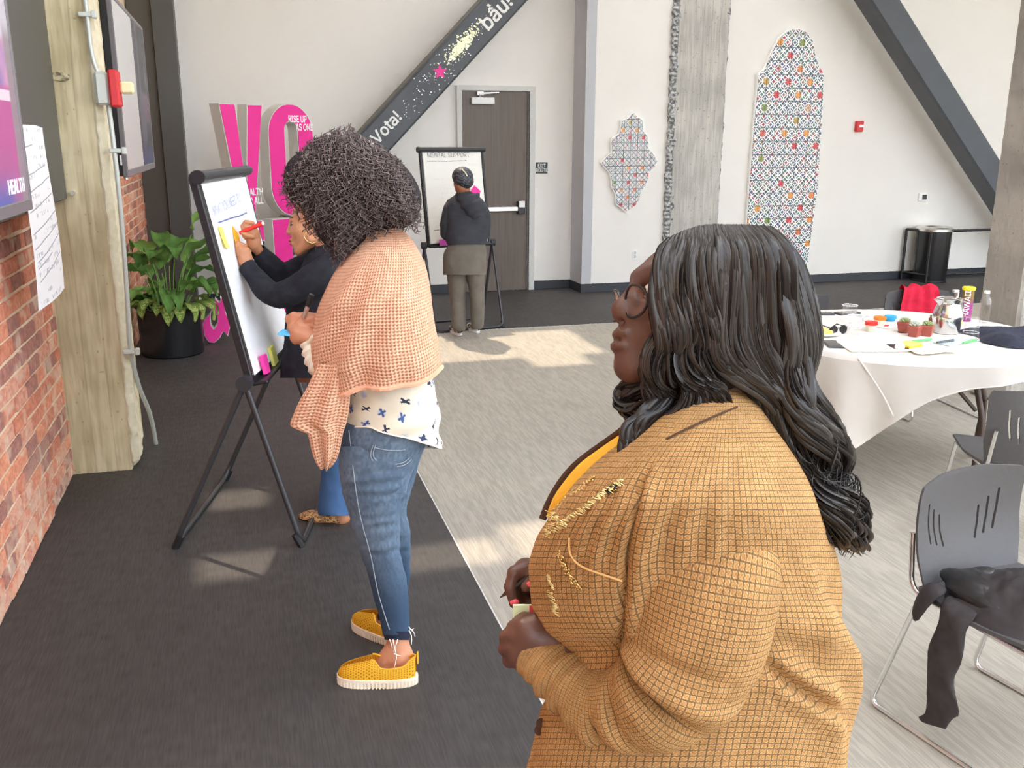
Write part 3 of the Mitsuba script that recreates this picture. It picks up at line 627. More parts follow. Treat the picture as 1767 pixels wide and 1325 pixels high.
mat('m_note_blue', lin(90, 190, 236), .7); mat('m_note_green', lin(206, 222, 180), .8)
m = text('WHAT YOU NEED TO', .042, .0006, False); m.apply_transform(np.diag([.86, 1, 1, 1]))
part(e1, 'handwriting', moved(m, B1e @ frame([-.33, -.018, H1 * .805], [1, 0, .06], [0, 0, 1], [0, -1, 0])), 'm_ink_grey', 'blue-grey handwriting')
mat('m_ink_grey', lin(186, 192, 206), .8)
m = text('MENTAL SUPPORT', .045, .001, False); m.apply_transform(np.diag([.78, 1, 1, 1]))
part(e2, 'handwriting', moved(m, B2e @ frame([-.26, -.018, H2 * .915], [1, 0, 0], [0, 0, 1], [0, -1, 0])), 'm_ink_dim', 'grey handwriting')
mat('m_ink_dim', lin(130, 130, 130), .8)
# ---------------------------------------------------------------- the round table and what stands on it
mat('m_linen', lin(210, 205, 196), .85, 0., .2)
mat('m_brown_metal', lin(74, 58, 50), .4, .3)
TC, TR, TZ = np.array([3.485, 4.30]), .757, .757
tb = thing('round_table', 'round folding table with brown metal legs under the white cloth', 'table')
part(tb, 'tabletop', moved(lathe([(0, .725), (.735, .725), (.74, .735), (.735, .745), (0, .745)], 64), tr(*TC, 0)), 'm_frame')
for a in (-.75, -.75 + math.pi):
    d = np.array([math.cos(a), math.sin(a), 0]); s = np.array([-d[1], d[0], 0]); c = np.array([*TC, 0])
    for q in (-1, 1):
        part(tb, 'leg', tube(bent([c + d * .36 + s * q * .20 + [0, 0, .72], c + d * .46 + s * q * .24 + [0, 0, .36], c + d * .44 + s * q * .30 + [0, 0, .0]], .06), .016, 8), 'm_brown_metal', smooth=50)
    for A, B, r in ((c + d * .46 + s * -.24 + [0, 0, .36], c + d * .46 + s * .24 + [0, 0, .36], .013), (c + d * .445 + s * -.29 + [0, 0, .08], c + d * .445 + s * .29 + [0, 0, .08], .012), (c + d * .42 + [0, 0, .36], c + d * .08 + [0, 0, .715], .011)):
        part(tb, 'leg_brace', tube([A, B], r, 8), 'm_brown_metal')
nphi = 180; phi = np.linspace(0, 2 * np.pi, nphi, endpoint=False)
HEM = {0: .30, 45: .46, 90: .50, 130: .56, 165: .56, 195: .56, 212: .53, 225: .40, 237: .22, 250: .13, 270: .10, 300: .10, 330: .17, 360: .30}   # how far the cloth hangs down, round the table
drop = np.interp(np.degrees(phi), list(HEM), list(HEM.values())); drop = np.convolve(np.r_[drop[-4:], drop, drop[:4]], np.ones(9) / 9, 'valid')
rows = []
for r in (.02, .3, .6, .72): rows.append(np.c_[r * np.cos(phi), r * np.sin(phi), np.full(nphi, TZ)])
rows.append(np.c_[(TR - .008) * np.cos(phi), (TR - .008) * np.sin(phi), np.full(nphi, TZ - .002)])
fold = np.sin(12 * phi + 1.2) * .5 + .35 * np.sin(19 * phi) + .5 * np.exp(-((np.degrees(phi) - 212) / 9) ** 2)
for t in np.linspace(.02, 1, 18):
    r = TR + .012 + .045 * t ** .8 * fold * np.minimum(1, drop / .4) - .03 * t; z = TZ - .012 - drop * t
    rows.append(np.c_[r * np.cos(phi), r * np.sin(phi), z])
tc = grid_mesh(np.array(rows) + [*TC, 0], True, False)
thing('tablecloth', 'white square tablecloth draped over the round table', 'tablecloth', None, tc, 'm_linen', smooth=35)
hem = tube(np.vstack([rows[-1], rows[-1][:1]]) + [*TC, 0], .004, 5, cap=False)
part('tablecloth', 'hem', hem, 'm_linen')
def on_skirt(px, py, rr):
    d = ray(px, py)[:2]; o = -TC; b_ = o @ d; c_ = o @ o - rr * rr; q_ = d @ d; t_ = (-b_ - math.sqrt(b_ * b_ - q_ * c_)) / q_
    return EYE + ray(px, py) * t_
part('tablecloth', 'crease', tube(spline([on_skirt(*q) for q in ((1481, 618, TR + .008), (1500, 645, TR + .02), (1520, 676, TR + .03), (1533, 700, TR + .035), (1541, 718, TR + .03))], 20), .0045, 6), 'm_linen')
Z = TZ + .0015
def tp(px, py): return at(px, py, z=Z)
mat('m_phone', lin(44, 44, 48), .15); mat('m_phone_case', lin(70, 70, 74), .4)
for i, (px, py, yaw, lab) in enumerate(((1416, 542, -.3, 'dark phone lying at the far left of the round table beside the woman\'s hair'), (1462, 541, .1, 'dark phone lying behind the clear plastic cups'), (1437, 595, 1.2, 'dark phone lying near the front edge of the table left of the closed notebook'))):
    c = tp(px, py); k = thing('phone', lab, 'phone'); M = tr(*c) @ rotz(yaw)
    part(k, 'case', moved(bx((-.078, -.038, 0), (.078, .038, .008), .004), M), 'm_phone_case'); part(k, 'glass', moved(bx((-.074, -.034, .007), (.074, .034, .0095), .001), M), 'm_phone', 'dark glass face')
scene['m_clear'] = {'type': 'thindielectric', 'int_ior': 1.4}
mat('m_cup_rim', lin(236, 240, 240), .2)
def cup(px, py, lab, inv=False, h=.105, grp=None):
    k = thing('plastic_cup', lab, 'cup'); M = tr(*tp(px, py)) @ (np.diag([1, 1, -1, 1]) if 0 else np.eye(4)); r0, r1 = (.043, .033) if inv else (.03, .042)
    part(k, 'wall', moved(lathe([(.0, .001), (r0, .001), (r1, h)], 28), M) if not inv else moved(lathe([(r0, .001), (r1, h), (.0, h)], 28), M), 'm_clear', smooth=40)
    part(k, 'rim', moved(tube([( (r0 if inv else r1) * math.cos(a), (r0 if inv else r1) * math.sin(a), .002 if inv else h) for a in np.linspace(0, 6.283, 29)], .0022, 6), M), 'm_cup_rim', 'rolled rim')
    for f in (.35, .62): part(k, 'ridge', moved(tube([((r0 + (r1 - r0) * f) * math.cos(a), (r0 + (r1 - r0) * f) * math.sin(a), h * f) for a in np.linspace(0, 6.283, 25)], .0011, 5), M), 'm_cup_rim')
cup(1464, 557, 'clear plastic cup standing farthest back on the table'); cup(1474, 577, 'clear plastic cup standing right in front of another cup'); cup(1485, 569, 'short clear plastic cup right of two taller cups', h=.075)
cup(1674, 586, 'clear plastic cup turned upside down right of the steel jug', True, .12)
# plate of fruit
mat('m_fruit', proc(lambda p, n, uv: mix(lin(226, 190, 70), lin(244, 226, 150), N3(p, 60))), .5); mat('m_berry', lin(60, 40, 44), .5)
pl = thing('paper_plate', 'white paper plate with fruit at the left of the table', 'plate', None, moved(lathe([(0, .003), (.075, .003), (.105, .012), (.107, .014), (.075, .0065), (0, .0065)], 36), tr(*tp(1416, 577))), 'm_white', smooth=40)
for i in range(9):
    a, r = i * 2.4, .02 * math.sqrt(i + .5); c = tp(1416, 577) + [r * math.cos(a), r * math.sin(a), .012 + .012 * (i < 4)]
    m = bx((-.016, -.013, -.008), (.018, .014, .014), .006); thing('fruit_piece', 'piece of yellow fruit on the paper plate', 'fruit', 'fruit pieces on the paper plate', moved(m, tr(*c) @ rotz(a)), 'm_fruit')
for i, (dx, dy) in enumerate(((.07, .01), (.06, -.02))):
    thing('grape', ('dark grape at the right rim of the paper plate, the farther one', 'dark grape at the right rim of the paper plate, the nearer one')[i], 'fruit', 'dark grapes on the paper plate', moved(trimesh.creation.icosphere(2, .011), tr(*(tp(1416, 577) + [dx, dy, .019]))), 'm_berry', smooth=True)
sg = thing('sunglasses', 'black sunglasses standing on the tablecloth between the plate and the cups', 'sunglasses')
c = tp(1446, 576)
for s in (-1, 1):
    m = moved(prism(Point(0, 0).buffer(.024, 10), .003), tr(*(c + [s * .03, 0, .024])) @ trimesh.transformations.rotation_matrix(1.57, [1, 0, 0]))
    part(sg, 'lens', m, 'm_black_gloss'); part(sg, 'arm', tube([c + [s * .055, 0, .036], c + [s * .05, .09, .036], c + [s * .045, .125, .012]], .0028, 6), 'm_black')
part(sg, 'bridge', tube([c + [-.008, 0, .03], c + [0, -.003, .034], c + [.008, 0, .03]], .0028, 6), 'm_black')
# small jars of dough
mat('m_jar', lin(222, 214, 190), .3); mat('m_lid_red', lin(228, 48, 40), .35); mat('m_lid_orange', lin(240, 130, 40), .35); mat('m_lid_blue', lin(54, 170, 222), .35)
for px, py, m, lab in ((1502, 571, 'm_lid_red', 'small tub with a red lid on the table'), (1517, 562, 'm_lid_orange', 'small tub with an orange lid on the table'), (1536, 553, 'm_lid_blue', 'blue flat dish lying on the far side of the table')):
    k = thing('small_tub', lab, 'tub'); M = tr(*tp(px, py)); h = .012 if m == 'm_lid_blue' else .036
    part(k, 'cup', moved(lathe([(0, 0), (.026, 0), (.03, h), (0, h)], 24), M), 'm_jar' if h > .02 else m); part(k, 'lid', moved(lathe([(0, h), (.034, h), (.035, h + .003), (.035, h + .016), (.031, h + .019), (0, h + .019)], 24), M), m, 'coloured lid', smooth=30)
nk = thing('napkin', 'white napkin with a red mark beside the coloured tubs', 'napkin', None, moved(bx((-.07, -.05, 0), (.07, .05, .004), .001), tr(*tp(1530, 563)) @ rotz(.4)), 'm_white')
part(nk, 'red_mark', moved(bx((-.03, -.012, .004), (.03, .012, .0055)), tr(*tp(1530, 563)) @ rotz(.8)), 'm_lid_red')
# four small succulents in square pots
mat('m_pot_brown', lin(166, 84, 72), .5); mat('m_succulent', proc(lambda p, n, uv: mix(lin(110, 140, 84), lin(178, 190, 140), N3(p, 90))), .5); mat('m_succulent_pale', proc(lambda p, n, uv: mix(lin(150, 170, 150), lin(206, 210, 196), N3(p, 90))), .5)
for i, (px, py, m, lab) in enumerate(((1560, 573, 0, 'leftmost'), (1577, 580, 1, 'second from the left'), (1599, 579, 0, 'third from the left'), (1611, 567, 0, 'rightmost, beside the steel jug'))):
    k = thing('succulent', f'small succulent in a brown square pot, {lab}, on the table', 'plant'); M = tr(*tp(px, py)) @ rotz(.3 + .2 * i)
    pm_ = trimesh.convex.convex_hull(np.vstack([bx((-.023, -.023, 0), (.023, .023, .004), .002).vertices, bx((-.031, -.031, .045), (.031, .031, .058), .003).vertices]))
    part(k, 'pot', moved(pm_, M), 'm_pot_brown', 'brown square pot')
    lv = []
    for j in range(26):
        a, el = j * 2.4, .25 + 1.15 * (j / 26); l = .032 * (1.15 - .4 * j / 26)
        d = np.array([math.cos(a) * math.cos(el), math.sin(a) * math.cos(el), math.sin(el)])
        lv.append(tube([np.array([0, 0, .055]), np.array([0, 0, .056]) + d * l * .6, np.array([0, 0, .058]) + d * l], [.004, .008, .001], 5))
    part(k, 'leaves', moved(cat_(lv), M), 'm_succulent_pale' if m else 'm_succulent', 'rosette of small leaves', 'stuff', smooth=60)
# steel water jug
jg = thing('water_jug', 'polished steel water jug in the middle of the table', 'jug'); M = tr(*tp(1632, 574))
part(jg, 'body', moved(lathe([(0, 0), (.062, 0), (.066, .004), (.074, .05), (.08, .085), (.076, .12), (.063, .155), (.058, .17), (.066, .192), (.069, .194), (.062, .186), (.054, .168), (0, .16)], 48), M), 'm_chrome', smooth=40)
part(jg, 'spout', moved(trimesh.convex.convex_hull(np.array([(-.05, -.03, .19), (-.05, .03, .19), (-.06, 0, .15), (-.105, 0, .196), (-.1, .008, .192), (-.1, -.008, .192)])), M), 'm_chrome', 'pouring lip')
part(jg, 'lid', moved(lathe([(0, .204), (.03, .201), (.055, .193), (.06, .188), (0, .186)], 36), M), 'm_chrome', 'hinged lid', smooth=30)
part(jg, 'thumb_piece', moved(cat_([bx((.035, -.012, .195), (.05, .012, .235), .004), bx((.015, -.012, .225), (.05, .012, .24), .004)]), M), 'm_silver')
part(jg, 'handle', moved(tube(spline([(.055, 0, .18), (.1, .02, .17), (.118, .025, .11), (.078, .012, .055)], 16), .007, 8), M), 'm_chrome', smooth=50)
# printed tube with a yellow cap
tbx = thing('snack_tube', 'tall purple to gold printed tube with a yellow cap beside the jug', 'tube'); tc0 = tp(1665, 553); M = tr(*tc0)
mat('m_tube', proc(lambda p, n, uv: mix(lin(150, 58, 124), lin(132, 104, 50), smoothstep(TZ + .09, TZ + .15, p.z))), .3); mat('m_yellow', lin(244, 222, 40), .4)
part(tbx, 'body', moved(lathe([(0, 0), (.031, 0), (.032, .003), (.032, .185), (0, .185)], 32), M), 'm_tube', smooth=40)
part(tbx, 'cap', moved(lathe([(0, .184), (.037, .184), (.037, .197), (.033, .202), (0, .202)], 32), M), 'm_yellow', 'yellow cap', smooth=30)
m = text('HAWAII', .03, .002); m.apply_transform(tr(0, -.013, 0)); vv = m.vertices.copy(); vd = unit([-tc0[0], -tc0[1], 0]); vs = np.array([-vd[1], vd[0], 0])
ang = vv[:, 1] / .032 ; rr_ = .0318 + vv[:, 2]
m.vertices = tc0 + np.outer(rr_ * np.cos(ang), vd) - np.outer(rr_ * np.sin(ang), vs) + np.outer(vv[:, 0] + .02, [0, 0, 1]); part(tbx, 'lettering', m, 'm_white', 'white upright lettering')
# notebook, notes, lace, cloth, tray, pens, bottle
bk = thing('notebook', 'closed cream notebook lying at the front of the table', 'notebook'); M = tr(*tp(1505, 600)) @ rotz(-.25)
part(bk, 'cover', moved(bx((-.15, -.10, 0), (.15, .10, .012), .004), M), 'm_white'); part(bk, 'pages', moved(bx((-.146, -.102, .003), (.146, -.09, .0095), .001), M), 'm_jar', 'tan page edge')
part(bk, 'dark_sleeve', moved(bx((.08, -.085, .012), (.155, .02, .016), .002), M), 'm_berry', 'dark band')
for i in range(4):
    thing('sticky_pad', ('orange note pad at the bottom of the pile beside the notebook', 'yellow note pad second from the bottom of the pile beside the notebook', 'orange note pad second from the top of the pile beside the notebook', 'yellow note pad on top of the pile beside the notebook')[i], 'sticky notes', 'note pads piled beside the notebook', moved(bx((-.06, -.04, 0), (.06, .04, .007), .001), tr(*(tp(1568, 601) + [0, 0, .0072 * i])) @ rotz(.1 + .12 * i)), ('m_note_orange', 'm_note_yellow', 'm_note_orange', 'm_note_yellow')[i])
U, V = np.meshgrid(np.linspace(-1, 1, 26), np.linspace(-1, 1, 20)); g = np.stack([U * .11, V * .07 + .02 * np.sin(U * 3), .006 + .016 * meshkit.fbm(np.stack([U * 4, V * 4, 0 * U], -1), 3) * (1 - .6 * np.maximum(abs(U), abs(V)) ** 4)], -1)
mat('m_lace', lin(240, 236, 222), .8)
thing('lace_cloth', 'crumpled white lace cloth at the front edge of the table', 'cloth', None, moved(grid_mesh(g, False, False), tr(*tp(1605, 607)) @ rotz(-.2)), 'm_lace', smooth=True)
thing('tissue_ball', 'crumpled white tissue ball beside the notebook', 'tissue', None, moved(rough_edges(trimesh.creation.icosphere(3, .024), .02, 33), tr(*(tp(1551, 606) + [0, 0, .022]))), 'm_white', smooth=True)
mat('m_navy', proc(lambda p, n, uv: mix(lin(40, 42, 54), lin(58, 60, 74), N3(p, 60))), .9)
U, V = np.meshgrid(np.linspace(-1, 1, 40), np.linspace(-1, 1, 30)); rr_ = np.maximum(abs(U), abs(V))
g = np.stack([U * .30 * (1 + .12 * V) + .03 * np.sin(V * 4), V * .20 + .03 * np.sin(U * 3), .004 + (.05 * meshkit.fbm(np.stack([U * 2.2, V * 2.2, 0 * U + 3], -1), 3) + .03) * (1 - rr_ ** 6)], -1)
thing('navy_jacket', 'dark navy jacket lying folded on the right side of the table', 'jacket', None, moved(grid_mesh(g, False, False), tr(*(tp(1790, 588))) @ rotz(-.35)), 'm_navy', smooth=True)
ty = thing('glass_tray', 'clear tray with pens under the upturned cup', 'tray'); M = tr(*tp(1650, 590)) @ rotz(.25)
part(ty, 'sheet', moved(bx((-.13, -.05, .0), (.13, .05, .004), .001), M), 'm_tray'); mat('m_tray', lin(196, 208, 210), .15)
mat('m_pen_green', lin(110, 214, 120), .4); mat('m_pen_dark', lin(84, 92, 96), .3)
for px, py, m, yaw, lab in ((1590, 590, 'm_pen_green', .1, 'green marker pen lying in front of the succulents'), (1672, 592, 'm_pen_green', .35, 'green marker pen lying at the foot of the upturned cup'), (1630, 592, 'm_pen_dark', .2, 'dark pen lying in front of the jug')):
    c = tp(px, py) + [0, 0, .01]; d = np.array([math.cos(yaw), math.sin(yaw), 0]); k = thing('marker_pen', lab, 'pen')
    part(k, 'barrel', tube([c - d * .06, c + d * .05], .006, 8), m, smooth=50); part(k, 'cap', tube([c + d * .03, c + d * .066], .0068, 8), m)
k = thing('yellow_plate', 'small stack of yellow coasters behind the navy jacket', 'coaster', None, moved(cat_([bx((-.05, -.05, .008 * i), (.05, .05, .008 * i + .006), .002) for i in range(3)]), tr(*tp(1702, 572))), 'm_note_yellow')
wb = thing('water_bottle', 'clear bottle standing behind the printed tube', 'bottle'); M = tr(*(tp(1680, 556) + [.05, -.02, 0]))
part(wb, 'body', moved(lathe([(0, 0), (.028, 0), (.03, .1), (.03, .13), (.014, .16), (.013, .175), (0, .175)], 24), M), 'm_clear', smooth=40); part(wb, 'cap', moved(lathe([(0, .172), (.016, .172), (.016, .188), (0, .188)], 20), M), 'm_white', 'white cap')

# ---------------------------------------------------------------- chairs
mat('m_plastic', proc(lambda p, n, uv: mix(lin(76, 75, 76), lin(82, 81, 82), noise(p.x * 400, p.y * 400, p.z * 400))), .38)
def chair(label, o, face):
    Y = unit(np.array([face[0], face[1], 0])); X = np.cross(Y, [0, 0, 1]); M = frame([o[0], o[1], 0], X, Y, [0, 0, 1])
    k = thing('stacking_chair', label, 'chair')
    def shell(poly, fn, th=.008):
        m = prism(poly, th); m = m.subdivide_to_size(.035) if hasattr(m, 'subdivide_to_size') else m
        m.vertices = fn(m.vertices); return moved(m, M)
    out = Polygon([(-.205, 0), (.205, 0), (.225, .10), (.232, .30), (.222, .322), (.10, .334), (-.10, .334), (-.222, .322), (-.232, .30), (-.225, .10)]).buffer(.012).buffer(-.004)
    cuts = []
    for s in (-1, 1):
        for i in range(3):
            x = .085 + .035 * i; y = .10 + .012 * i; h = .10 + .014 * i
            cuts.append(affinity.scale(LineString([(x - .012, y), (x + .002, y + h * .5), (x + .006, y + h)]).buffer(.0042), s, 1, origin=(0, 0)))
    back = out.difference(unary_union(cuts))
    def bendb(v): return np.stack([v[:, 0], -.23 - .12 * v[:, 1] + .9 * v[:, 0] ** 2 - .10 * np.sin(np.clip(v[:, 1] / .35, 0, 1) * 3.14) * .25 + (.008 - v[:, 2]), .455 + v[:, 1]], 1)
    part(k, 'backrest', shell(back, bendb), 'm_plastic', 'charcoal plastic backrest with slots')
    seat = Polygon([(-.21, -.2), (.21, -.2), (.235, .0), (.225, .2), (.19, .23), (-.19, .23), (-.225, .2), (-.235, 0)]).buffer(.01)
    def bends(v): return np.stack([v[:, 0], v[:, 1], .438 + v[:, 2] + .25 * v[:, 0] ** 2 - .5 * np.clip(v[:, 1] - .14, 0, 1) ** 2 * 3 - .012 * np.cos(v[:, 1] * 8)], 1)
    part(k, 'seat', shell(seat, bends, .012), 'm_plastic', 'charcoal plastic seat')
    for s in (-1, 1):
        part(k, 'sled_leg', moved(tube(bent([(s * .215, -.20, .425), (s * .25, -.31, .009), (s * .25, .26, .009), (s * .225, .17, .43)], .04), .0085, 8), M), 'm_chrome', 'chrome sled leg', smooth=50)
        part(k, 'side_rail', moved(tube(bent([(s * .205, -.26, .62), (s * .215, -.235, .44), (s * .222, .17, .428)], .05), .0085, 8), M), 'm_chrome', smooth=50)
    part(k, 'cross_rail', moved(tube([(-.222, .12, .424), (.222, .12, .424)], .008, 8), M), 'm_chrome')
    return k, M
fdir = np.array([.185, -.983]); mid = np.array([2.124, 2.317])
ch1, MC1 = chair('charcoal plastic chair with chrome sled legs nearest the camera, a black jacket on its seat', mid + fdir * .31, fdir)
f2 = np.array([.43, .90]); r2_ = np.array([.9, -.43])
chair('charcoal plastic chair turned towards the table behind the nearest chair', np.array([2.95, 3.03]) + f2 * .26 + r2_ * .23, f2)
chair('charcoal chair behind the table, half hidden by the front woman\'s hair', np.array([3.50, 5.14]), (0, -1))
chb, MCB = chair('charcoal chair behind the table with a red garment on its back', np.array([4.40, 5.12]), (-.12, -1))
# red garment over the back of the far chair
mat('m_red_cloth', proc(lambda p, n, uv: mix(lin(178, 14, 44), lin(214, 34, 66), N3(p, 25))), .9)
U, V = np.meshgrid(np.linspace(-1, 1, 20), np.linspace(0, 1, 26)); s_ = V * .74
yy = np.where(s_ < .36, -.235 + .03 - .12 * (.36 - 0 - s_) * 0 - .12 * np.clip(.35 - (.36 - s_), 0, .35), 0)
zz = np.where(s_ < .34, .47 + s_, np.where(s_ < .40, .81 + .02 * np.sin((s_ - .34) / .06 * np.pi), .81 - (s_ - .40)))
yo = np.where(s_ < .34, -.225 - .12 * s_ + .035, np.where(s_ < .40, -.2305 - .07 * (s_ - .34) / .06, -.30 + .05 * (s_ - .4)))
g = np.stack([.0 + U * .14 * (1 + .1 * np.sin(V * 9)) - .02, yo + .9 * (U * .14) ** 2 + .010 * np.sin(U * 11 + V * 3), zz + .012 * np.sin(U * 7)], -1)
thing('red_garment', 'red garment hung over the back of a chair behind the table', 'garment', None, moved(grid_mesh(g, False, False), MCB), 'm_red_cloth', smooth=True)
# black jacket on the nearest chair
mat('m_black_cloth', proc(lambda p, n, uv: mix(lin(34, 31, 32), lin(58, 52, 52), N3(p, 30))), .75); mat('m_leather', proc(lambda p, n, uv: mix(lin(22, 21, 22), lin(40, 38, 38), N3(p, 50))), .32)
jk = thing('black_jacket', 'black jacket heaped on the seat of the nearest chair with a sleeve hanging down', 'jacket')
U, V = np.meshgrid(np.linspace(-1, 1, 44), np.linspace(-1, 1, 40)); rr_ = (np.abs(U) ** 3 + np.abs(V) ** 3) ** (1 / 3)
hgt = .448 + (.105 * (.55 + meshkit.fbm(np.stack([U * 1.8 + 4, V * 2.2, 0 * U], -1), 4, 5)) * np.clip(1 - rr_ ** 2.5, 0, 1)) + .012 * np.abs(np.sin(U * 6 + V * 4 + 3 * meshkit.fbm(np.stack([U * 2, V * 2, 0 * U], -1), 2, 9))) * np.clip(1.1 - rr_, 0, 1)
g = np.stack([.02 + U * .215, .02 + V * .20, hgt], -1)
part(jk, 'body', moved(grid_mesh(g, False, False), MC1), 'm_black_cloth', smooth=True)
part(jk, 'leather_fold', moved(sdf([('e', np.array([.13, -.09, .50]), np.array([.05, .11, .034]), None, .012), ('e', np.array([.17, -.03, .485]), np.array([.035, .12, .026]), None, .012), ('e', np.array([.07, -.13, .495]), np.array([.10, .035, .03]), None, .012), ('e', np.array([.09, -.06, .51]), np.array([.03, .10, .022]), None, .012)], .006), MC1), 'm_leather', 'shiny leather fold', smooth=True)
slv = np.array([(.205, -.06, .475), (.245, -.05, .45), (.262, -.05, .36), (.262, -.06, .25), (.255, -.045, .15), (.25, -.075, .075)])
t_ = spline(slv, 22); th = np.linspace(0, 2 * np.pi, 18, endpoint=False); rings = []
for i, p in enumerate(t_):
    w = .05 * (1 + .15 * math.sin(i * .9)); rings.append(p + np.stack([.016 * np.sin(th) + .004 * np.sin(3 * th + i), w * np.cos(th), .01 * np.cos(th) * (i > 17)], 1))
part(jk, 'sleeve', moved(grid_mesh(np.array(rings)), MC1), 'm_black_cloth', 'hanging black sleeve', smooth=60)
part(jk, 'flap', moved(tube(spline([(.2, -.14, .49), (.235, -.15, .475), (.25, -.17, .42), (.248, -.185, .37)], 10), [.02, .034, .036, .034, .033, .03, .028, .024, .02, .008], 10, .4), MC1), 'm_black_cloth', smooth=60)
# ---------------------------------------------------------------- people: helpers
from scipy.interpolate import PchipInterpolator
HF = np.array([math.sin(PS), math.cos(PS), 0])
class Figure:
    """survey points of one standing figure: P(px, py, z) lies z metres behind the upright plane at the figure's distance"""
    def __init__(s, h): s.h = h
    def P(s, px, py, z=0.):
        d = ray(px, py); return EYE + d * (s.h + z) / (d @ HF)
    def px(s, py): return s.h / (ray(883, py) @ HF) / F
def grid_normals(V):
    a, b = np.gradient(V, axis=0), np.gradient(V, axis=1); n = np.cross(b, a); return n / (np.linalg.norm(n, axis=-1, keepdims=True) + 1e-12)
def rowloft(fg, rows, n=60, m=64, ex=2.3, disp=None, yfun=None, vscale=1.):
    """a skin through upright outlines: rows of (py, left, right, z centre, z half depth); columns run round from the far side"""
    R = np.array(rows, float); f = PchipInterpolator(R[:, 0], R[:, 1:]); th = np.linspace(0, 2 * np.pi, m + 1) + np.pi / 2
    t = np.linspace(0, 1, n); c, s = np.cos(th), np.sin(th); c, s = np.sign(c) * abs(c) ** (2 / ex), np.sign(s) * abs(s) ** (2 / ex)
    V = np.zeros((n, m + 1, 3)); PY = np.zeros((n, m + 1))
    for j in range(m + 1):
        y0, y1 = (R[0, 0], R[-1, 0]) if yfun is None else yfun(th[j], c[j], s[j])
        for i in range(n):
            y = y0 + (y1 - y0) * t[i]; L, Rr, zc, b = f(min(max(y, R[0, 0]), R[-1, 0]))
            V[i, j] = fg.P((L + Rr) / 2 + (Rr - L) / 2 * c[j], y, zc + b * s[j]); PY[i, j] = y
    dv = np.r_[0, np.cumsum(np.linalg.norm(np.diff(V, axis=0), axis=-1).mean(1))]
    du = np.linalg.norm(np.diff(V, axis=1), axis=-1).max(0); uu = np.r_[0, np.cumsum(np.percentile(np.linalg.norm(np.diff(V, axis=1), axis=-1), 62, axis=0))]
    uv = np.stack(np.meshgrid(uu, dv), -1) * vscale
    if disp is not None:
        N = grid_normals(V); N = N * np.sign(((V - V.mean(1, keepdims=True)) * N).sum(-1, keepdims=True)); V = V + N * disp(th[None, :] + 0 * PY, PY, V)[..., None]
    return V, uv
def skin(V, uv): return dict(mesh=grid_mesh(V, False, False), uv=uv.reshape(-1, 2), smooth=True)
def put(parent, name, V, uv, m, label=None, kind=None): return part(parent, name, grid_mesh(V, False, False), m, label, kind, smooth=True, uv=uv.reshape(-1, 2))
def sleeve(C, r, n=70, m=48, disp=None, flat=None):
    """a sleeve round the centres C with radii r; uv in metres"""
    D = spline(np.c_[C, r], n); C, r = D[:, :3], D[:, 3]; t = np.gradient(C, axis=0); t /= np.linalg.norm(t, axis=1, keepdims=True)
    a = np.cross(t[0], FW); a /= np.linalg.norm(a); th = np.linspace(0, 2 * np.pi, m + 1); V = np.zeros((n, m + 1, 3))
    for i in range(n):
        a = a - t[i] * (a @ t[i]); a /= np.linalg.norm(a); b = np.cross(t[i], a)
        V[i] = C[i] + r[i] * (np.cos(th)[:, None] * a + np.sin(th)[:, None] * b)
    l = np.r_[0, np.cumsum(np.linalg.norm(np.diff(C, axis=0), axis=1))]; uv = np.stack(np.meshgrid(th * np.mean(r), l), -1)
    if disp is not None:
        N = V - C[:, None]; N /= np.linalg.norm(N, axis=-1, keepdims=True); V = V + N * disp(th[None, :] + 0 * l[:, None], (l / l[-1])[:, None] + 0 * th, V)[..., None]
    return V, uv
def wrinkle(V, f, seed=0, stretch=(1, 1, 1)):
    n = meshkit.fbm(np.asarray(V) * np.array(stretch) * f, 3, seed); return 1 - 2 * np.abs(n - .5) * 2
def finger(pts, r0=.0085, r1=.0068): return chain(pts, np.linspace(r0, r1, len(pts)), .004)
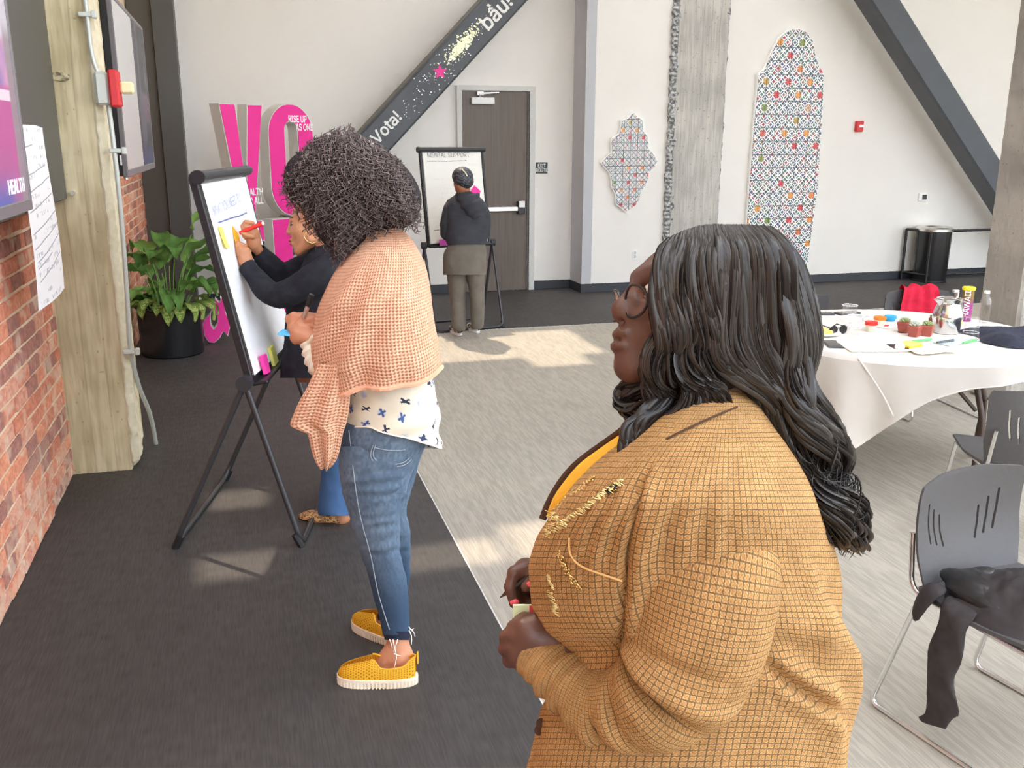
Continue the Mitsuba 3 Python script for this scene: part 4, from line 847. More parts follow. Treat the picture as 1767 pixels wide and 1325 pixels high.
def locks(curves, r0, taper, wob, seed, n=36, m=7, freq=4., grow=1.6, flat=.6, coh=None):
    """hair: tapered wavy locks round the curves (control points in the room)"""
    g = np.random.default_rng(seed); Vs, UV, Fs, o = [], [], [], 0; th = np.linspace(0, 2 * np.pi, m + 1)
    for q, cp in enumerate(curves):
        C = spline(cp, n); t = np.linspace(0, 1, n); p1, p2, fr = g.uniform(0, 6.28), g.uniform(0, 6.28), freq * g.uniform(.75, 1.3)
        if coh is not None: p1, p2, fr = coh + g.normal(0, .45), g.normal(0, .5), freq * g.uniform(.93, 1.07)
        T_ = np.gradient(C, axis=0); T_ /= np.linalg.norm(T_, axis=1, keepdims=True) + 1e-12
        a = np.cross(T_, FW + .01); a /= np.linalg.norm(a, axis=1, keepdims=True) + 1e-12; b = np.cross(T_, a)
        w = wob * np.minimum(1, t * 1.4) ** grow
        C = C + a * (w * np.sin(fr * 6.28 * t + p1))[:, None] + b * (w * np.cos(fr * 6.28 * t + p1 + .4 * p2))[:, None]
        r = r0 * g.uniform(.7, 1.25) * (np.minimum(1, .35 + 5 * t)) * (1 - (1 - taper) * t ** 1.5); r[-1] *= .3
        ph = p2 + 1.5 * t; ca, sa = np.cos(ph)[:, None], np.sin(ph)[:, None]; a2, b2 = a * ca + b * sa, b * ca - a * sa
        V = C[:, None] + r[:, None, None] * (np.cos(th)[None, :, None] * a2[:, None] + flat * np.sin(th)[None, :, None] * b2[:, None])
        i, j = np.meshgrid(np.arange(n - 1), np.arange(m), indexing='ij'); k = o + i * (m + 1) + j
        Fs.append(np.stack([k, k + 1, k + m + 2], -1).reshape(-1, 3)); Fs.append(np.stack([k, k + m + 2, k + m + 1], -1).reshape(-1, 3))
        Vs.append(V.reshape(-1, 3)); UV.append(np.stack(np.meshgrid(q * 3.7 + th / 6.28, t), -1).reshape(-1, 2)); o += n * (m + 1)
    return trimesh.Trimesh(np.vstack(Vs), np.vstack(Fs), process=False), np.vstack(UV)
def strand_fn(a, b, k=26.): return proc(lambda p, n, uv: mix(a, b, smoothstep(.3, .8, noise(uv.x * k, uv.y * 2.2)) * .8 + .2 * noise(uv.x * 7, uv.y * 1.3)))
def plait(a, b): return a
def nail(fig_pts, m): return None

# ---------------------------------------------------------------- the woman in the checked coat
A_ = Figure(1.29); P = A_.P
pa = thing('person', 'woman in the foreground in profile, long waved dark hair, glasses, tan checked coat', 'person')
SKIN_A = mat('m_skin_deep', proc(lambda p, n, uv: mix(lin(82, 54, 45), lin(98, 66, 54), N3(p, 40))), .42, bump=(proc(lambda p, n, uv: N3(p, 600, 2), 3e-4), .0004))
# head, neck and hands: one body
HC = P(1214, 522); yaw, chin = math.radians(13), math.radians(5)
hf = -RT * math.cos(yaw) - FW * math.sin(yaw); hs = np.cross(hf, UP); hs = -hs if hs @ FW > 0 else hs   # hs points to the near side
hf_, hu_ = hf * math.cos(chin) + UP * math.sin(chin) * 0, UP
HS_ = .00080 / .00082
def Hd(f, s, u): return HC + (hf * f + hs * s + hu_ * u) * HS_
AX = np.stack([hf, hs, hu_])
def el(f, s, u, rf, rs, ru, k=.012, cut=False): return ('-e' if cut else 'e', Hd(f, s, u), np.array([rf, rs, ru]), AX, k)
def hc(a, b, ra, rb, k=.012): return ('c', Hd(*a), Hd(*b), ra, rb, k)
head = [el(-.008, 0, .008, .100, .076, .090, .02), el(.055, 0, -.03, .062, .062, .088, .03), hc((.03, .052, -.075), (.108, .012, -.094), .024, .019, .02), hc((.03, -.052, -.075), (.108, -.012, -.094), .024, .019, .02),
        el(.096, 0, -.055, .032, .032, .034, .016), el(.110, 0, -.09, .021, .024, .018, .012), el(.112, 0, -.077, .015, .024, .018, .01),
        hc((.091, 0, .03), (.124, 0, -.012), .0085, .0135, .009), hc((.122, 0, -.012), (.121, 0, -.02), .0150, .0145, .006), hc((.106, .014, -.02), (.110, .014, -.021), .0105, .010, .006), hc((.106, -.014, -.02), (.110, -.014, -.021), .0105, .010, .006),
        hc((.086, .034, .037), (.09, .01, .034), .012, .011, .012), hc((.086, -.034, .037), (.09, -.01, .034), .012, .011, .012),
        el(.072, .040, -.018, .026, .024, .026, .02), el(.072, -.040, -.018, .026, .024, .026, .02),
        el(.1235, 0, -.047, .012, .025, .0095, .005), el(.126, 0, -.0635, .0125, .023, .0105, .005), el(.134, 0, -.0552, .008, .024, .0018, .003, True),
        el(.098, .031, .012, .016, .017, .010, .01, True), el(.098, -.031, .012, .016, .017, .010, .01, True), el(.124, .0065, -.029, .006, .004, .004, .003, True), el(.124, -.0065, -.029, .006, .004, .004, .003, True),
        hc((-.02, 0, -.06), (-.03, 0, -.17), .054, .05, .03), el(-.005, .078, -.005, .018, .008, .03, .008), el(-.005, -.078, -.005, .018, .008, .03, .008)]
torso_in = [('c', P(1215, 770), P(1220, 900), .08, .14, .04), ('c', P(1220, 900), P(1240, 1150), .15, .16, .05), ('c', P(1240, 1150), P(1220, 1320), .16, .17, .05)]
# near hand closed on the notes; far hand holding the pen
wr, k_ = P(958, 1112, -.05), []
hand1 = [('c', P(1030, 1180, -.11), wr, .036, .029, .01), ('c', wr, P(915, 1092, -.05), .030, .026, .014), ('c', wr, P(905, 1125, -.048), .030, .026, .014), ('c', P(915, 1092, -.05), P(905, 1125, -.048), .026, .025, .01)]
for i, (kx, ky) in enumerate(((897, 1080), (884, 1096), (882, 1116), (890, 1136))):
    hand1 += finger([P(kx + 6, ky, -.056), P(kx - 10, ky + 3, -.032), P(kx - 4, ky + 5, -.004), P(kx + 16, ky + 4, .006)], .0125, .0085)
hand1 += finger([P(945, 1090, -.055), P(925, 1072, -.05), P(905, 1068, -.03), P(893, 1070, -.012)], .0135, .009)
hand2 = [('c', P(1010, 1010, .12), P(940, 1000, .06), .034, .026, .01), ('c', P(940, 998, .06), P(908, 985, .045), .024, .021, .012), ('c', P(940, 1003, .07), P(912, 998, .06), .022, .02, .012)]
hand2 += finger([P(908, 978, .04), P(887, 988, .03), P(880, 1012, .022), P(887, 1042, .02)], .0115, .0078)
hand2 += finger([P(910, 985, .05), P(893, 996, .045), P(887, 1018, .036), P(897, 1044, .03)], .0112, .0078)
hand2 += finger([P(916, 995, .06), P(900, 1010, .058), P(902, 1030, .045), P(916, 1040, .036)], .0108, .0075)
hand2 += finger([P(924, 1003, .07), P(910, 1018, .066), P(912, 1036, .055), P(925, 1044, .046)], .0098, .007)
hand2 += finger([P(932, 990, .03), P(920, 1004, .012), P(908, 1012, .008)], .0125, .0088)
ARM = chain([P(1236, 840, -.09), P(1226, 985, -.17), P(1172, 1163, -.17), P(1030, 1180, -.11)], [.05, .05, .045, .036], .02) + chain([P(1200, 850, .10), P(1140, 980, .17), P(1085, 1050, .17), P(1010, 1010, .12)], [.05, .05, .045, .034], .02)
body_a = sdf(head + torso_in + [('c', P(1212, 640, .0), P(1205, 760), .045, .07, .04)] + ARM + hand1 + hand2, .0042, 2)
part(pa, 'body', body_a, SKIN_A, 'deep brown skin', smooth=True)
mat('m_lip', lin(128, 66, 56), .35); mat('m_nail_pink', lin(236, 88, 104), .2); mat('m_eye', lin(214, 204, 196), .15); mat('m_iris', lin(34, 22, 18), .1)
for s in (1, -1):
    e_ = part(pa, 'eye', moved(trimesh.creation.icosphere(3, .0122), tr(*Hd(.0905, s * .032, .0105))), 'm_eye', smooth=True)
    part(e_, 'iris', moved(trimesh.creation.icosphere(2, .0068), tr(*Hd(.0975, s * .032, .0105))), 'm_iris', smooth=True)
    part(pa, 'eyebrow', tube(spline([Hd(.092, s * .016, .037), Hd(.094, s * .03, .043), Hd(.086, s * .048, .040)], 10), [.002, .003, .0034, .0036, .0036, .0034, .003, .0026, .002, .001], 6), 'm_hair_a')
for a, b, c_ in (((916, 1008), .004, 0), ((922, 1038), .04, 0), ((888, 1039), .014, 1)):
    part(pa, 'fingernail', moved(trimesh.creation.icosphere(2, 1.), frame(P(*a, b), RT * .0075, UP * .0055, FW * .004)), 'm_nail_pink', 'pink fingernail', smooth=True)
# glasses
gl = part(pa, 'glasses', cat_([tube([Hd(.118 - .004 * abs(math.cos(a)) * 0 - .10 * 0, s * .036 + .0265 * math.cos(a) * .98, -.004 + .0225 * math.sin(a)) + hf * .004 - hf * (.012 * (1 if s * math.cos(a) > 0 else 0) * abs(math.cos(a))) for a in np.linspace(0, 6.283, 37)], .0019, 6) for s in (1, -1)] + [tube([Hd(.118, .008, .004), Hd(.121, 0, .007), Hd(.118, -.008, .004)], .0017, 6)]), 'm_black_gloss', 'dark rimmed glasses')
for s in (1, -1):
    lp = np.array([Hd(.1175, s * .036 + .026 * math.cos(a) * .98, -.004 + .022 * math.sin(a)) + hf * .004 - hf * (.012 * (1 if s * math.cos(a) > 0 else 0) * abs(math.cos(a))) for a in np.linspace(0, 6.283, 37)[:-1]])
    lm = trimesh.Trimesh(np.vstack([lp, lp.mean(0) + hf * .002]), [[i, (i + 1) % 36, 36] for i in range(36)], process=False)
    part(gl, 'lens', lm, 'm_clear', 'clear lens', smooth=True)
    part(gl, 'hinge', tube([Hd(.106, s * .06, .004), Hd(.088, s * .071, .006)], .0028, 8, 1.6), 'm_gold', 'gold hinge')
    part(gl, 'arm', tube([Hd(.09, s * .071, .006), Hd(.03, s * .082, .010), Hd(-.03, s * .085, .008)], .0024, 6, 1.6), 'm_black_gloss')
mat('m_gold', lin(224, 200, 138), .22, 1.)
# coat
C1, C2, C3, CL = lin(202, 164, 112), lin(158, 120, 78), lin(164, 112, 62), lin(60, 44, 34)
def coat_fn(p, n, uv):
    q = .0112; u, v = uv.x / q, uv.y / q
    du, dv = dr.abs(u - dr.round(u)), dr.abs(v - dr.round(v))
    line = dr.maximum(smoothstep(.13, .07, du), smoothstep(.13, .07, dv))
    hk = dr.select((mi.Int32(dr.floor(u * 4)) + mi.Int32(dr.floor(v * 4))) % 2 == 0, mi.Float(1), mi.Float(0))
    base = mix(C1, C2, .55 * hk + .45 * smoothstep(.35, .65, noise(u * 5.3, v * 5.3)))
    base = mix(base, C3, .5 * smoothstep(.34, .2, dr.abs(u - dr.floor(u) - .5)) * smoothstep(.34, .2, dr.abs(v - dr.floor(v) - .5)))
    return mix(base, CL, .8 * line * (.6 + .4 * noise(u * 9, v * 9))) * (.90 + .2 * noise(u * .4, v * .4))
weave = proc(lambda p, n, uv: noise(uv.x * 700, uv.y * 700) + .7 * noise(uv.x * 260, uv.y * 260), 2e-4)
mat('m_coat', proc(coat_fn), .95, 0., .12, sheen=.25, bump=(weave, .0012))
TORSO = [(652, 1236, 1276, .0, .045), (672, 1196, 1302, .0, .075), (700, 1148, 1322, -.008, .12), (740, 1098, 1345, -.015, .172), (780, 1046, 1372, -.02, .208), (830, 992, 1398, -.022, .236), (880, 958, 1418, -.025, .252), (930, 928, 1434, -.02, .245), (985, 912, 1447, -.015, .232), (1040, 916, 1459, -.01, .222), (1085, 932, 1468, -.01, .22),
         (1130, 968, 1477, 0, .205), (1180, 958, 1483, 0, .2), (1230, 930, 1481, 0, .2), (1280, 918, 1472, 0, .205), (1330, 908, 1464, 0, .21), (1440, 890, 1466, 0, .22)]
FT = PchipInterpolator([r[0] for r in TORSO], [r[1:] for r in TORSO])
def coat_disp(th, y, V):
    c, s = np.cos(th), np.sin(th); near_ = np.clip(-s, 0, 1)
    pleat = .0055 * near_ * np.clip(-c + .55, 0, 1) * np.exp(-((y - 920) / 70) ** 2) * np.sin(th * 34 + y * .012)
    big = .007 * np.exp(-((y - 1175) / 55) ** 2) * (meshkit.fbm(V * 7, 2, 4) - .5) * 2
    back = .012 * np.clip(c, 0, 1) * np.sin((y - 900) * .028 + 5 * near_) * np.exp(-((y - 1120) / 150) ** 2)
    L, R = FT(np.clip(y, 652, 1440))[..., 0], FT(np.clip(y, 652, 1440))[..., 1]; cc = np.sign(c) * abs(c) ** (2 / 2.25); x = (L + R) / 2 + (R - L) / 2 * cc; on = s < -.02
    dy = y - (1158 + (x - 1331) * .62); w = on * np.clip((x - 1312) / 40, 0, 1) * np.clip((1475 - x) / 50, 0, 1)
    folds = w * (-.016 * np.exp(-(dy / 11) ** 2) + .013 * np.exp(-((dy + 26) / 18) ** 2) + .008 * np.exp(-((dy - 26) / 20) ** 2))
    xe = np.interp(y, [780, 831, 951, 1078, 1150], [1140, 1113, 1088, 1080, 1074]); w2 = on * np.clip((y - 790) / 60, 0, 1) * np.clip((1140 - y) / 40, 0, 1)
    folds = folds + w2 * (-.014 * np.exp(-((x - xe + 7) / 6) ** 2) + .008 * np.exp(-((x - xe - 12) / 13) ** 2))
    dv_ = x - np.interp(y, [960, 1100, 1300], [1396, 1424, 1440]); folds = folds + .007 * on * np.exp(-(dv_ / 16) ** 2) * np.clip((y - 930) / 60, 0, 1)
    return pleat + big + back + folds + .006 * (meshkit.fbm(V * 9, 3, 2) - .5) * 2
ct = part(pa, 'coat', **{}, mesh=None, mat=None) if False else None
V, uv = rowloft(A_, TORSO, 210, 260, 2.25, coat_disp); uv = uv * 1.06
ct = put(pa, 'coat', V, uv, 'm_coat', 'tan and brown small checked coat')
def on_coat(px, py, off=.004):
    L, R, zc, b = FT(py); x = np.clip((px - (L + R) / 2) / ((R - L) / 2), -.999, .999); z = zc - b * (1 - abs(x) ** 2.25) ** (1 / 2.25); return P(px, py, z - off)
def sl_disp(th, t, V):
    def fold(t0, w, a, th0, tw, tilt=0.): return a * np.exp(-((t - t0 - tilt * np.cos(th - th0)) / w) ** 2) * np.exp(-(((th - th0 + np.pi) % (2 * np.pi) - np.pi) / tw) ** 2)
    f = fold(.515, .016, -.036, 2.2, .8, -.03) + fold(.455, .04, .020, 2.1, .9, -.03) + fold(.57, .03, .012, 2.2, .8, -.02) + fold(.60, .014, -.014, 2.3, .6, .02) + fold(.645, .03, .009, 2.0, .8)
    f = f + fold(.70, .012, -.015, 1.5, .7) + fold(.74, .025, .007, 1.4, .8) + fold(.40, .014, -.008, 2.0, .7, -.05) + fold(.80, .012, -.007, 1.7, .8, .03) + fold(.33, .02, -.006, 1.0, .8, .08)
    return f + .004 * np.exp(-((t - .86) / .1) ** 2) * np.sin(t * 110 + 2 * th) + .005 * (meshkit.fbm(V * 10, 3, 6) - .5) * 2
SC = np.array([P(1240, 890, -.12), P(1232, 945, -.162), P(1224, 1000, -.184), P(1206, 1085, -.196), P(1172, 1165, -.193), P(1115, 1212, -.18), P(1045, 1216, -.145), P(985, 1182, -.105), P(942, 1143, -.066), P(920, 1126, -.048)])
V, uv = sleeve(SC, [.066, .084, .091, .092, .084, .068, .054, .047, .039, .036], 220, 120, sl_disp); uv = uv * 1.8
sv = put(ct, 'sleeve', V, uv, 'm_coat', 'wide dropped sleeve bent at the elbow')
V2, uv2 = sleeve(np.array([P(918, 1125, -.047), P(925, 1130, -.052), P(940, 1141, -.064)]), [.030, .032, .03], 6, 40); put(ct, 'cuff_lining', V2, uv2, 'm_brown_dark')
mat('m_brown_dark', lin(70, 46, 30), .9)
V, uv = sleeve(np.array([P(1190, 880, .15), P(1140, 980, .19), P(1090, 1060, .19), P(1020, 1030, .13), P(960, 1003, .075)]), [.075, .085, .075, .058, .042], 60, 40, lambda th, t, V: .008 * (meshkit.fbm(V * 11, 3, 8) - .5) * 2)
put(ct, 'sleeve', V, uv, 'm_coat', 'far sleeve')
def seam(pts, r, m, nm, lab=None, off=.003): return part(ct, nm, tube(spline([on_coat(*p, off) for p in pts], 40), r, 6), m, lab)
seam([(1150, 757), (1195, 735), (1240, 715), (1272, 702)], .0013, 'm_brown_dark', 'neck_seam', 'dark neckline seam')
seam([(982, 928), (984, 955), (1000, 975), (1036, 990), (1074, 1003)], .0015, 'm_coat_pale', 'pocket_welt', 'pale pocket welt')
mat('m_coat_pale', lin(210, 166, 108), .9)
for px, py in ((934, 1248), (931, 1260)): part(ct, 'button', moved(trimesh.creation.icosphere(2, 1.), frame(on_coat(px, py, .003), RT * .008, UP * .008, FW * .004)), 'm_brown_dark', 'brown button', smooth=True)
# gold beading
beads = {}
def bead(path, n, wd, rod):
    out = []
    S = spline([(*p, 0) for p in path], n)
    for i, (x, y, _) in enumerate(S):
        x += rng.uniform(-wd, wd); y += rng.uniform(-wd, wd); c = on_coat(x, y, .004)
        if rod: out.append(tube([c - RT * .0032 + UP * .0022, c + RT * .0032 - UP * .0022 * rng.uniform(-1, 1)], .0008, 5))
        else: out.append(moved(trimesh.creation.icosphere(1, rng.uniform(.0011, .0021)), tr(*c)))
    return out
bb = bead([(1024, 822), (1005, 838), (985, 853), (970, 868), (952, 884)], 80, 3.5, False) + bead([(1072, 832), (1050, 847), (1025, 866), (1000, 885), (978, 900), (958, 918)], 110, 3, True) + bead([(950, 884), (962, 900), (975, 905), (952, 915), (945, 925)], 110, 7, True) + bead([(962, 950), (972, 972), (985, 995), (1000, 1016)], 90, 4, False) + bead([(947, 994), (950, 1006), (957, 1018)], 28, 1.5, True) + bead([(950, 1022), (955, 1040), (960, 1062)], 46, 3, True)
part(ct, 'beading', cat_(bb), 'm_gold', 'gold beaded trim', 'stuff', smooth=True)
part(ct, 'beading', cat_(bead([(1045, 850), (1060, 838), (1052, 846)], 40, 4, False)), 'm_black_gloss', 'black beads', 'stuff', smooth=True)
# yellow top in the neck opening
YT = [(712, 1110, 1200, .0, .03), (740, 1082, 1240, 0, .055), (770, 1040, 1260, 0, .075), (800, 1000, 1280, 0, .085), (830, 974, 1300, 0, .09), (860, 954, 1300, 0, .085), (890, 943, 1300, 0, .06)]
V, uv = rowloft(A_, YT, 30, 40, 2.1); put(pa, 'yellow_top', V, uv, 'm_mustard', 'mustard yellow top')
mat('m_mustard', lin(226, 172, 46), .75)
part(ct, 'far_lapel', tube(spline([P(1112, 712, .03), P(1080, 738, .05), P(1036, 770, .062), P(994, 802, .066), P(968, 832, .066), P(948, 866, .06), P(936, 896, .05)], 30), .006, 8), 'm_brown_dark', 'dark edge of the far lapel')
# hair
HA = [mat('m_hair_a', strand_fn(lin(22, 20, 20), lin(60, 55, 52)), .36, 0., .45), mat('m_hair_b', strand_fn(lin(20, 18, 18), lin(48, 45, 44)), .34, 0., .45)]
core = [('e', P(1252, 512, .0), np.array([.106, .088, .094]), np.stack([RT, FW, UP]), .03), ('c', P(1190, 470, -.045), P(1168, 610, -.058), .036, .028, .03), ('c', P(1250, 500, -.045), P(1240, 630, -.05), .048, .04, .03), ('c', P(1310, 540, 0), P(1316, 670, 0), .060, .050, .04), ('c', P(1322, 670, 0), P(1372, 770, 0), .052, .045, .04), ('c', P(1372, 770, 0), P(1420, 870, 0), .052, .036, .04)]
hair = part(pa, 'hair', sdf(core, .007, 3), HA[1], 'long dark wavy hair', smooth=True)
g = np.random.default_rng(5); cv = []
for i in range(560):                                     # near side, from the parting over the ear
    s = ((i * .618) % 1); lay = i % 2; e = g.uniform(-1, 1); dz = -.006 * lay
    p = [(1152 + 176 * s, 414 - 25 * math.sin(min(s * 2.3, 1) * 1.57) + 4 * lay + 10 * max(0, s - .75), dz - .015), (1140 + 224 * s, 446 + 6 * e, -.078 - .016 * math.sin(2.8 * s) + dz), (1128 + 248 * s, 540 + 10 * e, -.108 + .045 * s * s + dz), (1124 + 262 * s, 622 + 12 * e, -.108 + .06 * s * s + dz)]
    if s < .2: p += [(1128 + 90 * s + 10 * e, 662, -.09), (1114 + 150 * s + 12 * e, 704 + 26 * g.uniform(0, 1), -.075)]
    elif s < .42: p += [(1186 + 210 * (s - .2) + 12 * e, 668, -.098), (1140 + 420 * (s - .2) + 16 * e, 698 + 60 * (s - .2), -.11)]
    else: p += [(1262 + 125 * s + 10 * e, 702, -.08), (1310 + 90 * s + 14 * e, 790 + 10 * e, -.064), (1356 + 90 * s + 16 * e, 865 + 14 * e, -.048), (1396 + 80 * s + 14 * e, 935 + 26 * g.uniform(-1, .8), -.03)]
    cv.append([P(*q) for q in p])
m, u = locks(cv, .0078, .5, .014, 3, 40, 6, 2.3, 1.5, .45, .6); part(hair, 'side_locks', m, HA[0], 'smooth waved locks', smooth=True, uv=u)
cv = []
for i in range(420):                                     # back of the head and the fall on the back, curling at the ends
    s = (i * .367) % 1; z = (-1 + 2 * ((i * .618) % 1)) * .085; e = g.uniform(-1, 1); x = (1 - (z / .1) ** 2) ** .5
    end = g.uniform(0, 1)
    cv.append([P(*q) for q in [(1236 + 50 * s, 394 + 10 * (1 - x), z * .35), (1284 + 74 * x, 426 + 12 * s, z * .85), (1296 + 99 * x, 510, z), (1306 + 96 * x + 4 * e, 600, z * 1.05), (1332 + 72 * x + 8 * e, 690, z), (1366 + 64 * x + 12 * e, 770, z * .9), (1386 + 66 * x + 12 * e, 835, z * .85), (1400 + 66 * x + 8 * e, 880 + 20 * end, z * .8), (1398 + 66 * x * (.6 + .4 * end) + 12 * e, 905 + 46 * end, z * .7)]])
m, u = locks(cv, .0080, .55, .021, 4, 54, 6, 3.2, 2., .5, 1.); part(hair, 'back_locks', m, HA[0], 'curled locks falling over the back', smooth=True, uv=u)
cv = []
for i in range(46):                                      # the front curls under the chin and on the chest
    e, f_ = g.uniform(-1, 1), g.uniform(-1, 1)
    cv.append([P(*q) for q in ([(1150 + 12 * e, 640, -.05), (1112 + 18 * e, 668 + 6 * f_, -.055), (1078 + 14 * e, 682 + 14 * f_, -.03), (1084 + 14 * e, 706 + 10 * f_, -.04), (1112 + 14 * e, 712 + 10 * f_, -.06)] if i < 22 else [(1160 + 12 * e, 668, -.085), (1124 + 12 * e, 712 + 8 * f_, -.105), (1092 + 12 * e, 748 + 10 * f_, -.12), (1100 + 14 * e, 790 + 10 * f_, -.135), (1128 + 10 * e, 780 + 14 * f_, -.14), (1130 + 8 * e, 750 + 10 * f_, -.12)])])
m, u = locks(cv, .009, .5, .006, 8, 40, 8, 2.2, 1., .6); part(hair, 'front_curls', m, HA[1], 'glossy curls on the chest', smooth=True, uv=u)
cv = []
for i in range(130):
    s = g.uniform(0, 1); e, f_ = g.uniform(-1, 1), g.uniform(-1, 1)
    cv.append([P(*q) for q in [(1330 + 50 * s, 600 + 60 * s, -.06 * s), (1388 + 14 * e, 690, f_ * .06), (1410 + 26 * e, 770, f_ * .07), (1436 + 34 * e, 850, f_ * .07), (1452 + 40 * e, 930 + 30 * f_, f_ * .06)]])
m, u = locks(cv, .0016, .6, .020, 9, 60, 5, 4.5, 1.4, 1.); part(hair, 'stray_strands', m, HA[1], kind='stuff', smooth=True, uv=u)
# what she holds
pn = thing('pen', 'dark pen in the far hand of the woman in the checked coat', 'pen')
part(pn, 'barrel', tube([P(876, 1021, .022), P(905, 1001, .02), P(940, 978, .018)], .0042, 8), 'm_black', smooth=50)
part(pn, 'tip', tube([P(863, 1031, .0235), P(876, 1021, .022)], [.0008, .0042], 8), 'm_brown_dark')
nt = thing('note_pad', 'pale green note pad held by the woman in the checked coat', 'sticky notes', None, moved(bx((-.030, -.004, -.0125), (.030, .004, .0125), .001), frame(P(919, 1057, -.012), RT, FW, UP)), 'm_note_green')
part(nt, 'pink_mark', moved(bx((-.005, -.0055, -.012), (.007, -.0041, .012)), frame(P(919, 1057, -.012), RT, FW, UP)), 'm_nail_pink')
# ---------------------------------------------------------------- the woman in the knitted wrap
B_ = Figure(2.90); P = B_.P
pb_ = thing('person', 'woman with big curly hair, pink knitted wrap, jeans and mustard slip-on shoes', 'person')
SKIN_B = mat('m_skin_tan', proc(lambda p, n, uv: mix(lin(196, 136, 104), lin(212, 154, 120), N3(p, 30))), .5)
hd = P(600, 345); hf = unit(-RT * .92 + FW * .38 - UP * .32); hu = unit(UP - hf * (UP @ hf)); hs = np.cross(hf, hu); AXB = np.stack([hf, hs, hu])
def Hb(f, s, u): return hd + hf * f + hs * s + hu * u
def eb(f, s, u, a, b, c, k=.012): return ('e', Hb(f, s, u), np.array([a, b, c]), AXB, k)
body = [eb(-.01, 0, .03, .095, .075, .09, .02), eb(.05, 0, -.03, .055, .058, .085, .02), ('c', Hb(.09, 0, .02), Hb(.115, 0, -.02), .008, .013, .008), eb(.095, 0, -.06, .02, .026, .02, .012), eb(.09, 0, -.095, .018, .02, .016, .012), ('c', Hb(-.02, 0, -.05), P(655, 420), .055, .062, .02),
        ('c', P(660, 440), P(668, 520), .07, .11, .04), ('c', P(668, 520), P(672, 700), .11, .10, .04), ('c', P(672, 700), P(668, 740), .10, .09, .04)]
h1 = [('c', P(560, 610, -.06), P(536, 583, -.05), .03, .024, .008), ('c', P(536, 583, -.05), P(516, 572, -.048), .026, .028, .012), ('c', P(528, 578, -.05), P(512, 582, -.045), .026, .022, .012)]
for i, y in enumerate((566, 574, 582, 588)): h1 += finger([P(516 + i, y, -.05), P(503 + 2 * i, y - 1, -.035), P(500 + 3 * i, y + 1, -.012), P(508, y, .004)], .0115, .0085)
h1 += finger([P(530, 566, -.06), P(516, 562, -.06), P(503, 568, -.055)], .0125, .0095)
h2 = [('c', P(575, 560, .0), P(548, 556, -.0), .030, .025, .008), ('c', P(548, 556, 0), P(528, 552, -.005), .027, .027, .012), ('c', P(540, 560, 0), P(524, 562, 0), .025, .022, .012)]
for i, y in enumerate((543, 549, 557, 564)): h2 += finger([P(527, y + 2, -.012 + .004 * i), P(506 - 2 * (i == 1), y + 1, -.014), P(497 + 2 * i, y + 6, -.006), P(505 + 2 * i, y + 10, .01)], .0118, .0088)
h2 += finger([P(540, 548, -.02), P(522, 552, -.03), P(512, 562, -.03), P(507, 570, -.026)], .0125, .0095)
ank = []
for (ax, ay, az), (hx, hy, hz), (tx, ty, tz) in (((682, 1080, -.04), (700, 1152, -.04), (632, 1164, -.02)), ((672, 1040, .26), (684, 1082, .26), (640, 1084, .29))):
    ank += [('c', P(ax - 2, ay + 40, az), P(tx + 26, ty - 14, (az + tz) / 2), .034, .032, .015), ('c', P(ax, ay, az), P(hx - 8, hy - 18, hz), .036, .037, .01), ('c', P(hx - 8, hy - 18, hz), P(hx - 4, hy + 2, hz), .040, .038, .02), ('c', P(hx - 10, hy + 6, hz), P(tx, ty + 4, tz), .036, .026, .02)]
limbs = chain([P(690, 450, -.05), P(640, 560, -.11), P(590, 620, -.09), P(560, 610, -.06)], [.05, .045, .038, .03], .02) + chain([P(640, 450, .10), P(600, 560, .12), P(575, 560, .0)], [.05, .045, .03], .02) + chain([P(668, 740), P(660, 860, -.06), P(670, 1000, -.04), P(682, 1080, -.04)], [.07, .045, .034, .036], .02) + chain([P(680, 740, .06), P(680, 860, .10), P(682, 980, .18), P(672, 1040, .26)], [.05, .04, .033, .034], .02)
part(pb_, 'body', sdf(body + limbs + h1 + h2 + ank, .005, 2), SKIN_B, 'light brown skin', smooth=True)
for q, off in ((687, -.033),): pass
# jeans
def denim(a, b, c):
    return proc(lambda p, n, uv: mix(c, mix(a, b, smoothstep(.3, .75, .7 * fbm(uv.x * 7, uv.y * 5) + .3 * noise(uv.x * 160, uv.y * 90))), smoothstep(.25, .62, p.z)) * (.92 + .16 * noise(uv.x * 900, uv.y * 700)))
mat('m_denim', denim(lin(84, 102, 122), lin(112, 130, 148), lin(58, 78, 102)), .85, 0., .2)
mat('m_denim_dark', lin(34, 40, 58), .9); mat('m_stitch', lin(150, 160, 170), .8); mat('m_thread', lin(238, 234, 226), .9)
def jean_disp(th, y, V):
    n_ = np.clip(-np.sin(th), 0, 1)
    f = .0035 * np.exp(-((y - 840) / 26) ** 2) + .003 * np.exp(-((y - 905) / 18) ** 2) + .0045 * np.exp(-((y - 948) / 14) ** 2)
    return f * np.sin(y * .30 + 1.8 * np.cos(th) + 7 * (meshkit.fbm(V * 7, 2, 1) - .5)) * (.3 + n_) + .004 * (meshkit.fbm(V * 16, 2, 3) - .5) * 2
HIP = [(700, 592, 756, .0, .15), (735, 585, 750, .0, .155), (760, 583, 738, .0, .16), (790, 584, 724, .0, .155), (824, 587, 708, -.02, .13), (850, 592, 700, -.04, .10)]
V, uv = rowloft(B_, HIP, 40, 72, 2.2, lambda th, y, V: .004 * (meshkit.fbm(V * 14, 2, 3) - .5) * 2)
jn = put(pb_, 'jeans', V, uv, 'm_denim', 'faded blue jeans with raw hems')
